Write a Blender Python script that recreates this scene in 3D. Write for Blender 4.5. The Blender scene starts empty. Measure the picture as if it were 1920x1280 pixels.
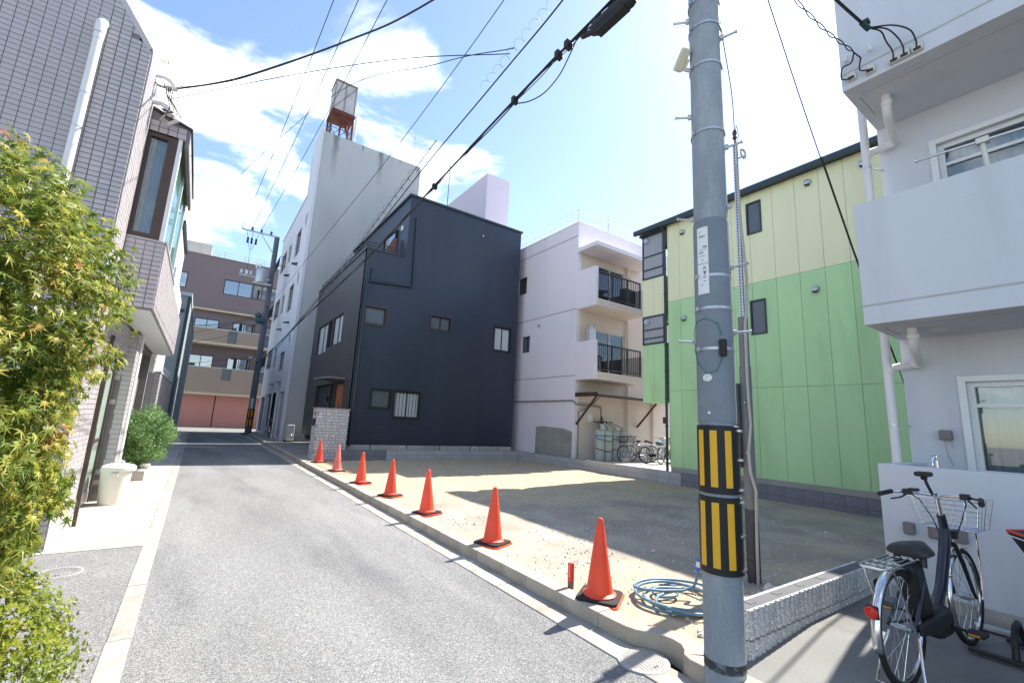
import bpy, math, random
from mathutils import Vector, Matrix
random.seed(7)
R = math.radians
SC = bpy.context.scene
COL = SC.collection

# ---------------------------------------------------------------- camera
EYE = Vector((0, 0, 1.65))
YAW, PITCH, ROLL = R(34.528), R(10.270), R(2.818)
cam_d = bpy.data.cameras.new('camera')
cam_d.sensor_width = 36.0
cam_d.lens = 837.74 / 1920 * 36.0
cam_d.clip_start = 0.05
cam_d.clip_end = 2000
cam = bpy.data.objects.new('camera', cam_d)
COL.objects.link(cam)
_r = Vector((math.cos(YAW), -math.sin(YAW), 0)); _f = Vector((math.sin(YAW), math.cos(YAW), 0)); _u = Vector((0, 0, 1))
_f2 = _f * math.cos(PITCH) + _u * math.sin(PITCH); _u2 = _u * math.cos(PITCH) - _f * math.sin(PITCH)
_r3 = _r * math.cos(ROLL) + _u2 * math.sin(ROLL); _u3 = _u2 * math.cos(ROLL) - _r * math.sin(ROLL)
_m = Matrix((_r3, _u3, -_f2)).transposed().to_4x4(); _m.translation = EYE
cam.matrix_world = _m
SC.camera = cam

# ---------------------------------------------------------------- sky, sun, exposure
SUN_AZ, SUN_EL = R(7.5), R(49)          # azimuth from +X towards +Y
W = bpy.data.worlds.new('World'); SC.world = W; W.use_nodes = True
nt = W.node_tree; nt.nodes.clear()
def wn(t, **k):
    n = nt.nodes.new(t)
    for a, v in k.items(): setattr(n, a, v)
    return n
sky = wn('ShaderNodeTexSky', sky_type='NISHITA', sun_disc=False, sun_elevation=SUN_EL, sun_rotation=R(90) - SUN_AZ,
         altitude=20, air_density=1.0, dust_density=0.45, ozone_density=1.0)
bg1 = wn('ShaderNodeBackground'); bg1.inputs[1].default_value = 0.13
bg2 = wn('ShaderNodeBackground'); bg2.inputs[0].default_value = (1, 0.995, 0.985, 1); bg2.inputs[1].default_value = 1.2
mixs = wn('ShaderNodeMixShader'); wo = wn('ShaderNodeOutputWorld')
tc = wn('ShaderNodeTexCoord'); sep = wn('ShaderNodeSeparateXYZ')
L = nt.links.new
L(tc.outputs['Generated'], sep.inputs[0])
def wmath(op, a, b=None, clamp=False):
    n = wn('ShaderNodeMath', operation=op, use_clamp=clamp)
    for i, v in enumerate((a, b)):
        if v is None: continue
        if isinstance(v, (int, float)): n.inputs[i].default_value = v
        else: L(v, n.inputs[i])
    return n.outputs[0]
zz = wmath('ADD', wmath('MAXIMUM', sep.outputs[2], 0.0), 0.22)
comb = wn('ShaderNodeCombineXYZ')
L(wmath('DIVIDE', sep.outputs[0], zz), comb.inputs[0]); L(wmath('DIVIDE', sep.outputs[1], zz), comb.inputs[1])
map_ = wn('ShaderNodeMapping'); map_.inputs['Location'].default_value = (0.35, 0.1, 3.7); map_.inputs['Rotation'].default_value = (0, 0, R(25))
map_.inputs['Scale'].default_value = (1.0, 1.25, 1.0)
L(comb.outputs[0], map_.inputs[0])
n1 = wn('ShaderNodeTexNoise'); n1.inputs['Scale'].default_value = 1.9; n1.inputs['Detail'].default_value = 8; n1.inputs['Roughness'].default_value = 0.58; n1.inputs['Distortion'].default_value = 0.35
L(map_.outputs[0], n1.inputs['Vector'])
cl = wn('ShaderNodeMapRange', interpolation_type='SMOOTHSTEP'); cl.inputs[1].default_value = 0.535; cl.inputs[2].default_value = 0.70
bias = None                      # a cumulus bank over the street, thinner sky around it
nrm = wn('ShaderNodeVectorMath', operation='NORMALIZE'); L(tc.outputs['Generated'], nrm.inputs[0])
for d, w_, k_ in (((.06, .84, .53), .30, .10), ((.27, .73, .62), .24, .08), ((.70, .36, .61), .62, -.17), ((.42, .56, .71), .20, -.05)):
    dt = wn('ShaderNodeVectorMath', operation='DISTANCE'); L(nrm.outputs[0], dt.inputs[0]); dt.inputs[1].default_value = Vector(d).normalized()
    mr = wn('ShaderNodeMapRange', interpolation_type='SMOOTHSTEP'); mr.inputs[1].default_value = w_; mr.inputs[2].default_value = 0; mr.inputs[4].default_value = k_; L(dt.outputs['Value'], mr.inputs[0])
    bias = mr.outputs[0] if bias is None else wmath('ADD', bias, mr.outputs[0])
L(wmath('ADD', n1.outputs['Fac'], bias), cl.inputs[0])
low = wn('ShaderNodeMapRange', interpolation_type='SMOOTHSTEP'); low.inputs[1].default_value = -0.02; low.inputs[2].default_value = 0.12
L(sep.outputs[2], low.inputs[0])
L(wmath('MULTIPLY', cl.outputs[0], low.outputs[0]), mixs.inputs[0])
L(sky.outputs[0], bg1.inputs[0]); L(bg1.outputs[0], mixs.inputs[1]); L(bg2.outputs[0], mixs.inputs[2]); L(mixs.outputs[0], wo.inputs[0])

sun_d = bpy.data.lights.new('sun', 'SUN'); sun_d.energy = 4.7; sun_d.angle = R(0.53); sun_d.color = (1.0, 0.955, 0.88)
sun = bpy.data.objects.new('sun', sun_d); COL.objects.link(sun)
SUNV = Vector((math.cos(SUN_EL) * math.cos(SUN_AZ), math.cos(SUN_EL) * math.sin(SUN_AZ), math.sin(SUN_EL)))
sun.rotation_euler = (-SUNV).to_track_quat('-Z', 'Y').to_euler(); sun.location = SUNV * 60
SC.view_settings.view_transform = 'Standard'; SC.view_settings.look = 'None'
SC.view_settings.exposure = 1.25; SC.view_settings.gamma = 1.0; SC.view_settings.use_curve_mapping = False
SC.render.engine = 'CYCLES'
SC.cycles.max_bounces = 5; SC.cycles.diffuse_bounces = 3; SC.cycles.glossy_bounces = 3; SC.cycles.transmission_bounces = 3; SC.cycles.transparent_max_bounces = 6; SC.cycles.use_denoising = True
SC.cycles.caustics_reflective = False; SC.cycles.caustics_refractive = False

# ---------------------------------------------------------------- helpers
ORG = {}
class MB:
    def __init__(s): s.v = []; s.f = []; s.m = []
    def add(s, v, f, m=0):
        o = len(s.v); s.v += [tuple(p) for p in v]; s.f += [tuple(i + o for i in q) for q in f]; s.m += [m] * len(f); return s
    def box(s, x0, x1, y0, y1, z0, z1, m=0):
        if x0 > x1: x0, x1 = x1, x0
        if y0 > y1: y0, y1 = y1, y0
        if z0 > z1: z0, z1 = z1, z0
        return s.add([(x0,y0,z0),(x1,y0,z0),(x1,y1,z0),(x0,y1,z0),(x0,y0,z1),(x1,y0,z1),(x1,y1,z1),(x0,y1,z1)],
                     [(0,3,2,1),(4,5,6,7),(0,1,5,4),(1,2,6,5),(2,3,7,6),(3,0,4,7)], m)
    def quad(s, a, b, c, d, m=0): return s.add([a, b, c, d], [(0, 1, 2, 3)], m)
    def cyl(s, p0, p1, r0, r1=None, n=12, m=0):
        return s.tube([p0, p1], [r0, r0 if r1 is None else r1], n, m)
    def tube(s, pts, r, n=8, m=0, closed=False):
        P = [Vector(p) for p in pts]; k = len(P)
        rr = r if isinstance(r, (list, tuple)) else [r] * k
        vs = []; up = None
        for i, p in enumerate(P):
            if closed: t = P[(i + 1) % k] - P[i - 1]
            else: t = P[min(i + 1, k - 1)] - P[max(i - 1, 0)]
            if t.length < 1e-9: t = Vector((0, 0, 1))
            t.normalize()
            if up is None:
                up = t.cross(Vector((0, 0, 1)))
                if up.length < 1e-3: up = Vector((1, 0, 0))
            up = up - t * up.dot(t)
            if up.length < 1e-6: up = t.orthogonal()
            up.normalize(); w = t.cross(up)
            for j in range(n):
                a = 2 * math.pi * j / n
                vs.append(p + (up * math.cos(a) + w * math.sin(a)) * rr[i])
        fs = []
        for i in range(k if closed else k - 1):
            b = ((i + 1) % k) * n; a0 = i * n
            for j in range(n): fs.append((a0 + j, a0 + (j + 1) % n, b + (j + 1) % n, b + j))
        if not closed: fs.append(tuple(range(n - 1, -1, -1))); fs.append(tuple((k - 1) * n + j for j in range(n)))
        return s.add(vs, fs, m)
    def lathe(s, c, prof, n=24, m=0, sx=1, sy=1):
        vs = []; k = len(prof)
        for r, z in prof:
            for j in range(n):
                a = 2 * math.pi * j / n; vs.append((c[0] + r * sx * math.cos(a), c[1] + r * sy * math.sin(a), c[2] + z))
        fs = [(i * n + j, i * n + (j + 1) % n, (i + 1) * n + (j + 1) % n, (i + 1) * n + j) for i in range(k - 1) for j in range(n)]
        fs.append(tuple(range(n - 1, -1, -1))); fs.append(tuple((k - 1) * n + j for j in range(n)))
        return s.add(vs, fs, m)
    def prism(s, poly, ax, a0, a1, m=0):
        n = len(poly)
        def P(p, a): return (a, p[0], p[1]) if ax == 'x' else ((p[0], a, p[1]) if ax == 'y' else (p[0], p[1], a))
        vs = [P(p, a0) for p in poly] + [P(p, a1) for p in poly]
        fs = [tuple(range(n - 1, -1, -1)), tuple(range(n, 2 * n))] + [(i, (i + 1) % n, n + (i + 1) % n, n + i) for i in range(n)]
        return s.add(vs, fs, m)
    def ball(s, c, rx, ry=None, rz=None, n=12, k=8, m=0):
        ry = rx if ry is None else ry; rz = rx if rz is None else rz
        prof = [(math.sin(math.pi * (i + .02) / (k + .04)), -math.cos(math.pi * (i + .02) / (k + .04)) * rz) for i in range(k + 1)]
        return s.lathe(c, [(r * rx, z) for r, z in prof], n, m, 1, ry / rx)
    def wall(s, ax, pos, out, u0, u1, z0, z1, holes=(), th=0.16, m=0):
        """wall sheet in plane x=pos (u=y) or y=pos (u=x) with openings; out=+1/-1 outward side"""
        us = sorted({u0, u1} | {h[i] for h in holes for i in (0, 1)}); zs = sorted({z0, z1} | {h[i] for h in holes for i in (2, 3)})
        us = [u for u in us if u0 <= u <= u1]; zs = [z for z in zs if z0 <= z <= z1]
        def solid(i, j):
            if i < 0 or j < 0 or i >= len(us) - 1 or j >= len(zs) - 1: return False
            u = (us[i] + us[i + 1]) / 2; z = (zs[j] + zs[j + 1]) / 2
            return not any(h[0] < u < h[1] and h[2] < z < h[3] for h in holes)
        a, b = pos, pos - out * th
        def P(u, z, w): return (w, u, z) if ax == 'x' else (u, w, z)
        for i in range(len(us) - 1):
            for j in range(len(zs) - 1):
                if not solid(i, j): continue
                A, B, C, D = us[i], us[i + 1], zs[j], zs[j + 1]
                s.quad(P(A, C, a), P(B, C, a), P(B, D, a), P(A, D, a), m); s.quad(P(A, C, b), P(A, D, b), P(B, D, b), P(B, C, b), m)
                if not solid(i - 1, j): s.quad(P(A, C, a), P(A, D, a), P(A, D, b), P(A, C, b), m)
                if not solid(i + 1, j): s.quad(P(B, C, a), P(B, C, b), P(B, D, b), P(B, D, a), m)
                if not solid(i, j - 1): s.quad(P(A, C, a), P(A, C, b), P(B, C, b), P(B, C, a), m)
                if not solid(i, j + 1): s.quad(P(A, D, a), P(B, D, a), P(B, D, b), P(A, D, b), m)
        return s
    def build(s, name, mats, parent=None, smooth=False, bev=0, weld=True):
        off = ORG.get(parent, Vector()) if parent else Vector()
        me = bpy.data.meshes.new(name)
        me.from_pydata([(p[0] - off[0], p[1] - off[1], p[2] - off[2]) for p in s.v], [], s.f)
        if not isinstance(mats, (list, tuple)): mats = [mats]
        for mm in mats: me.materials.append(mm)
        if len(mats) > 1: me.polygons.foreach_set('material_index', s.m)
        import bmesh
        bm = bmesh.new(); bm.from_mesh(me)
        bmesh.ops.recalc_face_normals(bm, faces=bm.faces); bm.to_mesh(me); bm.free()
        if smooth:
            me.polygons.foreach_set('use_smooth', [True] * len(me.polygons))
            try: me.set_sharp_from_angle(angle=R(38))
            except Exception: pass
        me.update()
        o = bpy.data.objects.new(name, me); COL.objects.link(o)
        if parent: o.parent = parent; ORG[o] = off
        else: ORG[o] = Vector()
        if bev:
            b = o.modifiers.new('bevel', 'BEVEL'); b.width = bev; b.segments = 2; b.limit_method = 'ANGLE'; b.angle_limit = R(40)
        return o

def tag(o, label=None, cat=None, group=None, kind=None):
    if label: o['label'] = label
    if cat: o['category'] = cat
    if group: o['group'] = group
    if kind: o['kind'] = kind
    return o
def thing(name, label, cat, loc=(0, 0, 0), group=None):
    o = bpy.data.objects.new(name, None); COL.objects.link(o); o.location = loc; o.empty_display_size = .2
    ORG[o] = Vector(loc); return tag(o, label, cat, group)
def copy_tree(o, parent=None):
    c = o.copy(); COL.objects.link(c); c.parent = parent
    for ch in list(o.children): copy_tree(ch, c)
    return c
def inst(mesh_obj, name, parent, loc, rot=(0, 0, 0), scale=(1, 1, 1)):
    c = bpy.data.objects.new(name, mesh_obj if isinstance(mesh_obj, bpy.types.Mesh) else mesh_obj.data); COL.objects.link(c); c.parent = parent
    off = ORG.get(parent, Vector()) if parent else Vector()
    c.location = Vector(loc) - off; c.rotation_euler = rot; c.scale = scale; return c

# ---------------------------------------------------------------- materials
def M(name, col, rough=0.65, var=0.10, scale=2.5, fine=0.06, fscale=90, bump=0.0, bscale=None, metal=0.0, spec=0.4, pv=0.0,
      stain=None, sscale=0.7, samt=0.0, stretch=None, coat=0.0, sub=None):
    m = bpy.data.materials.new(name); m.use_nodes = True; t = m.node_tree; N = t.nodes; l = t.links.new
    b = N['Principled BSDF']; b.inputs['Roughness'].default_value = rough; b.inputs['Metallic'].default_value = metal
    b.inputs['Specular IOR Level'].default_value = spec; b.inputs['Coat Weight'].default_value = coat
    tcn = N.new('ShaderNodeTexCoord'); vec = tcn.outputs['Object']
    if stretch:
        mp = N.new('ShaderNodeMapping'); mp.inputs['Scale'].default_value = stretch; l(vec, mp.inputs[0]); svec = mp.outputs[0]
    else: svec = vec
    def noise(sc, det, v, ro=.55):
        n = N.new('ShaderNodeTexNoise'); n.inputs['Scale'].default_value = sc; n.inputs['Detail'].default_value = det; n.inputs['Roughness'].default_value = ro
        l(v, n.inputs['Vector']); return n.outputs['Fac']
    def rng(f, lo, hi, a, c):
        r = N.new('ShaderNodeMapRange'); r.inputs[1].default_value = lo; r.inputs[2].default_value = hi; r.inputs[3].default_value = a; r.inputs[4].default_value = c; l(f, r.inputs[0]); return r.outputs[0]
    def mul(a, c):
        n = N.new('ShaderNodeMath'); n.operation = 'MULTIPLY'; l(a, n.inputs[0])
        if isinstance(c, float): n.inputs[1].default_value = c
        else: l(c, n.inputs[1])
        return n.outputs[0]
    f = rng(noise(scale, 3, svec), .25, .75, 1 - var, 1 + var)
    fn = noise(fscale, 2, vec)
    if fine: f = mul(f, rng(fn, .25, .75, 1 - fine, 1 + fine))
    if pv:
        oi = N.new('ShaderNodeObjectInfo'); f = mul(f, rng(oi.outputs['Random'], 0, 1, 1 - pv, 1 + pv))
    hs = N.new('ShaderNodeVectorMath'); hs.operation = 'SCALE'; hs.inputs[0].default_value = col; l(f, hs.inputs['Scale'])
    out = hs.outputs[0]
    if stain:
        mx = N.new('ShaderNodeMix'); mx.data_type = 'RGBA'; l(rng(noise(sscale, 5, svec, .62), .50, .68, 0, samt), mx.inputs['Factor'])
        l(out, mx.inputs[6]); mx.inputs[7].default_value = (*stain, 1); out = mx.outputs[2]
    l(out, b.inputs['Base Color'])
    if bump:
        bp = N.new('ShaderNodeBump'); bp.inputs['Strength'].default_value = bump; bp.inputs['Distance'].default_value = 0.01
        l(noise(bscale, 2, vec) if bscale else fn, bp.inputs['Height']); l(bp.outputs[0], b.inputs['Normal'])
    if sub: b.inputs['Transmission Weight'].default_value = sub
    return m
def MGLASS(name, tint=(.75, .82, .82), refl=0.16, rough=0.02):
    m = bpy.data.materials.new(name); m.use_nodes = True; t = m.node_tree; N = t.nodes; l = t.links.new; N.clear()
    o = N.new('ShaderNodeOutputMaterial'); mx = N.new('ShaderNodeMixShader'); tr = N.new('ShaderNodeBsdfTransparent'); gl = N.new('ShaderNodeBsdfGlossy')
    fr = N.new('ShaderNodeFresnel'); fr.inputs[0].default_value = 1.5
    ad = N.new('ShaderNodeMath'); ad.operation = 'ADD'; ad.use_clamp = True; ad.inputs[1].default_value = refl; l(fr.outputs[0], ad.inputs[0])
    tr.inputs[0].default_value = (*tint, 1); gl.inputs['Roughness'].default_value = rough; gl.inputs[0].default_value = (.95, .97, 1, 1)
    l(ad.outputs[0], mx.inputs[0]); l(tr.outputs[0], mx.inputs[1]); l(gl.outputs[0], mx.inputs[2]); l(mx.outputs[0], o.inputs[0]); return m
def MLEAF(name, cols, rough=.5, trans=.35):
    m = bpy.data.materials.new(name); m.use_nodes = True; t = m.node_tree; N = t.nodes; l = t.links.new
    b = N['Principled BSDF']; b.inputs['Roughness'].default_value = rough; b.inputs['Specular IOR Level'].default_value = .35
    g = N.new('ShaderNodeNewGeometry'); oi = N.new('ShaderNodeObjectInfo'); tcn = N.new('ShaderNodeTexCoord')
    nz = N.new('ShaderNodeTexNoise'); nz.inputs['Scale'].default_value = 3.2; nz.inputs['Detail'].default_value = 2; l(g.outputs['Position'], nz.inputs['Vector'])
    a = N.new('ShaderNodeMath'); a.operation = 'ADD'; l(g.outputs['Random Per Island'], a.inputs[0]); l(oi.outputs['Random'], a.inputs[1])
    fr = N.new('ShaderNodeMath'); fr.operation = 'FRACT'; l(a.outputs[0], fr.inputs[0])
    k = N.new('ShaderNodeMath'); k.operation = 'MULTIPLY_ADD'; l(nz.outputs['Fac'], k.inputs[0]); k.inputs[1].default_value = 1.1; k.inputs[2].default_value = -.42
    s = N.new('ShaderNodeMath'); s.operation = 'MULTIPLY_ADD'; l(fr.outputs[0], s.inputs[0]); s.inputs[1].default_value = .68; l(k.outputs[0], s.inputs[2]); s.use_clamp = True
    rp = N.new('ShaderNodeValToRGB'); e = rp.color_ramp.elements
    for i, (p, c) in enumerate(cols):
        el = e[i] if i < 2 else e.new(p)
        el.position = p; el.color = (*c, 1)
    l(s.outputs[0], rp.inputs[0]); l(rp.outputs[0], b.inputs['Base Color'])
    tl = N.new('ShaderNodeBsdfTranslucent'); l(rp.outputs[0], tl.inputs[0]); mx = N.new('ShaderNodeMixShader'); mx.inputs[0].default_value = trans
    l(b.outputs[0], mx.inputs[1]); l(tl.outputs[0], mx.inputs[2]); l(mx.outputs[0], N['Material Output'].inputs[0]); return m

asphalt_0 = M('asphalt', (.21, .21, .21), .9, .12, .8, .75, 95, 1.0, 95, spec=.25, stain=(.12, .12, .125), sscale=.5, samt=.35)
asphalt_old_0 = M('asphalt_old', (.23, .228, .225), .9, .14, 1.2, .7, 90, 1.0, 90, spec=.25, stain=(.26, .25, .24), sscale=.9, samt=.3)
conc = M('concrete', (.44, .42, .385), .85, .12, 1.6, .10, 120, .25, 70, stain=(.30, .27, .23), sscale=1.3, samt=.55, pv=.07)
conc_beige = M('concrete_beige', (.50, .45, .36), .85, .10, 1.1, .08, 110, .2, 60, stain=(.33, .27, .18), sscale=.9, samt=.5)
conc_dark = M('concrete_dark', (.30, .285, .255), .9, .16, 1.0, .12, 100, .3, 60, stain=(.14, .13, .11), sscale=1.2, samt=.7)
kerb_m = M('kerb_concrete', (.42, .37, .31), .9, .14, 2.2, .16, 100, .35, 80, stain=(.17, .15, .12), sscale=2.0, samt=.7, pv=.08)
dirt = M('dirt', (.36, .29, .20), .95, .16, .7, .28, 70, .6, 45, stain=(.20, .175, .145), sscale=.42, samt=.85)
gravel = M('gravel', (.58, .55, .50), .9, .2, 3, .2, 60, .3, 50, pv=.25)
white_render = M('white_render', (.60, .625, .67), .8, .04, .6, .03, 120, .25, 90, stain=(.47, .49, .52), sscale=1.1, samt=.38, stretch=(1.6, 1.6, .22))
white_paint = M('white_paint', (.78, .78, .77), .5, .04, 2)
pvc = M('pvc_pipe', (.74, .725, .735), .38, .04, 3, 0)
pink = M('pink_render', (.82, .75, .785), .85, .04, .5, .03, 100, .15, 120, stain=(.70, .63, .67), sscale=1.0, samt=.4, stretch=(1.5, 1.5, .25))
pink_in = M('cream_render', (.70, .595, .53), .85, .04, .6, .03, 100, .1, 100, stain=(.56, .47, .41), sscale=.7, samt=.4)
green_p = M('green_panel', (.485, .73, .385), .7, .07, .7, .03, 80, .08, 60, pv=.035, stain=(.35, .55, .26), sscale=1.1, samt=.45, stretch=(1.3, 1.3, .35))
yellow_p = M('yellow_panel', (.82, .80, .52), .7, .05, .7, .03, 80, .08, 60, pv=.03, stain=(.62, .61, .38), sscale=1.0, samt=.35, stretch=(1.3, 1.3, .3))
navy_trim = M('navy_trim', (.035, .05, .06), .4, .1, 3)
black_metal = M('black_metal', (.022, .022, .025), .42, .15, 4)
black_plastic = M('black_plastic', (.02, .02, .022), .55, .12, 8)
rubber = M('rubber', (.018, .018, .018), .8, .2, 8)
chrome = M('bright_steel', (.72, .72, .73), .2, .05, 6, 0, metal=1)
galv = M('galvanised', (.48, .50, .52), .42, .12, 9, .05, metal=.75)
alu = M('aluminium', (.66, .67, .68), .38, .05, 5, metal=.6)
tile_m = M('facade_tile', (.475, .435, .44), .34, .05, 4, .05, 60, spec=.5, pv=.07)
grout = M('tile_grout', (.20, .185, .185), .9, .1, 5, .08)
brickw = M('white_brick', (.60, .575, .58), .55, .08, 4, .06, pv=.12)
brown_w = M('brown_tile_wall', (.215, .168, .17), .75, .06, .5, .10, 40, .1, 40)
tan_w = M('tan_render', (.34, .265, .20), .8, .06, .5, .05)
cream_l = M('cream_ledge', (.58, .48, .33), .8, .06, 1)
salmon = M('salmon_shutter', (.55, .25, .205), .6, .05, .6, .04)
mortar_b = M('block', (.40, .40, .415), .9, .10, 1.5, .14, 90, .35, 80, pv=.06)
dark_block = M('dark_block', (.215, .215, .245), .9, .12, 2, .22, 80, .5, 70, pv=.05)
pale_block_0 = M('pale_block', (.50, .485, .47), .92, .12, 2, .22, 90, .6, 70, pv=.05)
orange = M('cone_orange', (.88, .085, .04), .46, .08, 4, .04, spec=.4, pv=.10, stain=(.50, .10, .06), sscale=5, samt=.55)
orange_fade = M('cone_faded', (.80, .20, .16), .55, .14, 5, .03)
red_m = M('red_plastic', (.75, .05, .03), .45, .08, 5)
curtain = M('curtain', (.70, .71, .71), .9, .06, 3)
dark_in = M('dark_interior', (.035, .035, .04), .9, .2, 1)
glass = MGLASS('window_glass', (.82, .86, .86), .05); glass_d = MGLASS('window_glass_sky', (.30, .36, .40), .30)
glass_k = MGLASS('window_glass_dim', (.35, .40, .42), .05)
glass_g = M('frosted_glass', (.33, .42, .36), .22, .05, 2, 0, spec=.6)
frost = M('frosted_pane', (.52, .55, .57), .3, .05, 2, 0, spec=.6)
frost_dk = M('frosted_dark_pane', (.10, .115, .13), .25, .1, 2, 0, spec=.6)
frame_br = M('brown_frame', (.075, .05, .042), .5, .1, 4)
frame_bk = M('black_frame', (.02, .02, .022), .45, .1, 4)
frame_wh = M('white_frame', (.74, .76, .76), .35, .04, 4)
wire_m = M('cable_black', (.02, .02, .026), .55, .1, 5, 0)
wire_g = M('cable_grey', (.42, .40, .36), .6, .1, 5, 0)
wood_door = M('wood_door', (.40, .105, .03), .4, .22, 3, .1, 40, stretch=(6, 6, .6))
bark = M('bark', (.11, .085, .065), .9, .25, 12, .2, 60, .6, 40)
soil = M('soil', (.10, .08, .06), .95, .25, 4, .2, 60, .6, 40)
lettering = M('lettering', (.03, .03, .035), .6, .05, 5)
white_ink = M('white_ink', (.80, .80, .78), .6, .05, 5)
mortar = M('mortar', (.12, .12, .125), .9, .1, 4)

def grain(m, scale, lo, hi):
    """aggregate speckle: each stone of the surface its own grey"""
    t = m.node_tree; N = t.nodes; l = t.links.new; b = N['Principled BSDF']; src = b.inputs['Base Color'].links[0].from_socket
    tcn = N.new('ShaderNodeTexCoord'); v = N.new('ShaderNodeTexVoronoi'); v.inputs['Scale'].default_value = scale; l(tcn.outputs['Object'], v.inputs['Vector'])
    sp = N.new('ShaderNodeSeparateColor'); l(v.outputs['Color'], sp.inputs[0])
    p = N.new('ShaderNodeMath'); p.operation = 'POWER'; p.inputs[1].default_value = 2.2; l(sp.outputs[0], p.inputs[0])
    r = N.new('ShaderNodeMapRange'); r.inputs[3].default_value = lo; r.inputs[4].default_value = hi; l(p.outputs[0], r.inputs[0])
    k = N.new('ShaderNodeVectorMath'); k.operation = 'SCALE'; l(src, k.inputs[0]); l(r.outputs[0], k.inputs['Scale']); l(k.outputs[0], b.inputs['Base Color'])
    bp = N.new('ShaderNodeBump'); bp.inputs['Strength'].default_value = .7; bp.inputs['Distance'].default_value = .006; l(v.outputs['Distance'], bp.inputs['Height']); bp.invert = True; l(bp.outputs[0], b.inputs['Normal'])
    return m
pale_block = grain(M('pale_block', (.55, .54, .525), .92, .12, 2, .15, 90, pv=.05, stain=(.30, .29, .28), sscale=3, samt=.5), 110, .8, 1.7)
asphalt = grain(M('asphalt', (.245, .242, .238), .9, .20, .55, .12, 30, spec=.25, stain=(.15, .15, .153), sscale=.8, samt=.7, stretch=(1.6, .35, 1)), 165, .62, 1.75)
asphalt_old = grain(M('asphalt_old', (.23, .228, .22), .9, .12, 1.1, .15, 40, spec=.25, stain=(.30, .29, .275), sscale=.9, samt=.35), 150, .65, 1.7)
def win(parent, ax, pos, out, u0, u1, z0, z1, n=2, fm=None, gm=None, back=None, fr=.045, rec=.06, dep=.06, bars=(), name='window', label=None, backd=.12, split=None):
    """framed window in plane; window frame part with pane sub-parts; pos is the wall face"""
    fm = fm or frame_bk; gm = gm or glass_d
    a, b = pos - out * rec, pos - out * (rec + dep)
    mb = MB()
    def bx(A, B, C, D, w0, w1, M_=None):
        M_ = M_ or mb
        M_.box(w0, w1, A, B, C, D) if ax == 'x' else M_.box(A, B, w0, w1, C, D)
    bx(u0, u0 + fr, z0, z1, a, b); bx(u1 - fr, u1, z0, z1, a, b); bx(u0 + fr, u1 - fr, z0, z0 + fr, a, b); bx(u0 + fr, u1 - fr, z1 - fr, z1, a, b)
    st = [u0 + fr] + ([u0 + (u1 - u0) * q for q in split] if split else [u0 + (u1 - u0) * i / n for i in range(1, n)]) + [u1 - fr]
    e = .003
    for u in st[1:-1]: bx(u - fr * .45, u + fr * .45, z0 + fr, z1 - fr, a - out * e, b + out * e)
    for z in bars: bx(u0 + fr, u1 - fr, z - fr * .35, z + fr * .35, a - out * 2 * e, b + out * 2 * e)
    w = mb.build(name, fm, parent, bev=0)
    if label: w['label'] = label
    mid = (a + b) / 2
    for i in range(len(st) - 1):
        p = MB(); off = out * (.004 if i % 2 else -.006)
        bx(st[i] + .002, st[i + 1] - .002, z0 + fr, z1 - fr, mid + off, mid + off - out * .004, p); p.build('pane', gm, w)
    if back:
        p = MB(); bx(u0 + .01, u1 - .01, z0 + .01, z1 - .01, pos - out * (rec + backd), pos - out * (rec + backd + .02), p); p.build('blind' if back is not dark_in else 'dark_room', back, w)
    return w
# ================================================================ SETTING
def hn(x, y):   # cheap smooth value noise for uneven ground
    return (math.sin(x * 1.7 + 1.3 * math.sin(y * 1.1)) + math.sin(y * 2.3 + 1.7 * math.sin(x * .9)) + .6 * math.sin(x * 5.1 + y * 3.7) + .4 * math.sin(y * 7.3 - x * 4.4)) / 3
def sheet(name, x0, x1, y0, y1, z, mat, kind='structure'):
    o = MB().box(x0, x1, y0, y1, z - .05, z).build(name, mat); return tag(o, kind=kind)
g = MB().quad((-900, -900, -.12), (900, -900, -.12), (900, 900, -.12), (-900, 900, -.12)).build('ground', conc_dark); tag(g, kind='structure')
sheet('road', -.145, 2.76, -6, 38.0, 0.0, asphalt)
sheet('cross_street', -60, 60, 38.0, 46.2, 0.0, asphalt_old)
sheet('roadside_asphalt', -7, -.285, -6, 7.08, 0.006, asphalt_old)
sheet('concrete_apron', -1.34, -.285, 7.084, 13.0, 0.012, conc_beige)
sheet('left_pavement', -3, -.285, 13.004, 38.0, 0.010, conc)
fc = MB()
for x0_, z0_, x1_, z1_ in ((3.165, .118, 3.6, .15), (3.6, .15, 4.2, .195), (4.2, .195, 14, .208)):
    fc.quad((x0_, -8, z0_), (x1_, -8, z1_), (x1_, 1.81, z1_), (x0_, 1.81, z0_))
fc.quad((3.165, 1.81, -.1), (14, 1.81, -.1), (14, 1.81, .208), (3.165, 1.81, .118))
tag(fc.build('forecourt', M('forecourt_concrete', (.215, .21, .195), .9, .18, 1.0, .12, 100, .3, 60, stain=(.13, .125, .11), sscale=1.3, samt=.7)), kind='structure')
sheet('right_pavement', 3.17, 12, 16.25, 38.0, 0.105, conc_dark)
sheet('neighbour_yard', 11.83, 30, 8.76, 17.2, 0.32, conc)
sheet('far_pavement', -60, 60, 46.204, 47.4, 0.03, conc)

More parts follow.
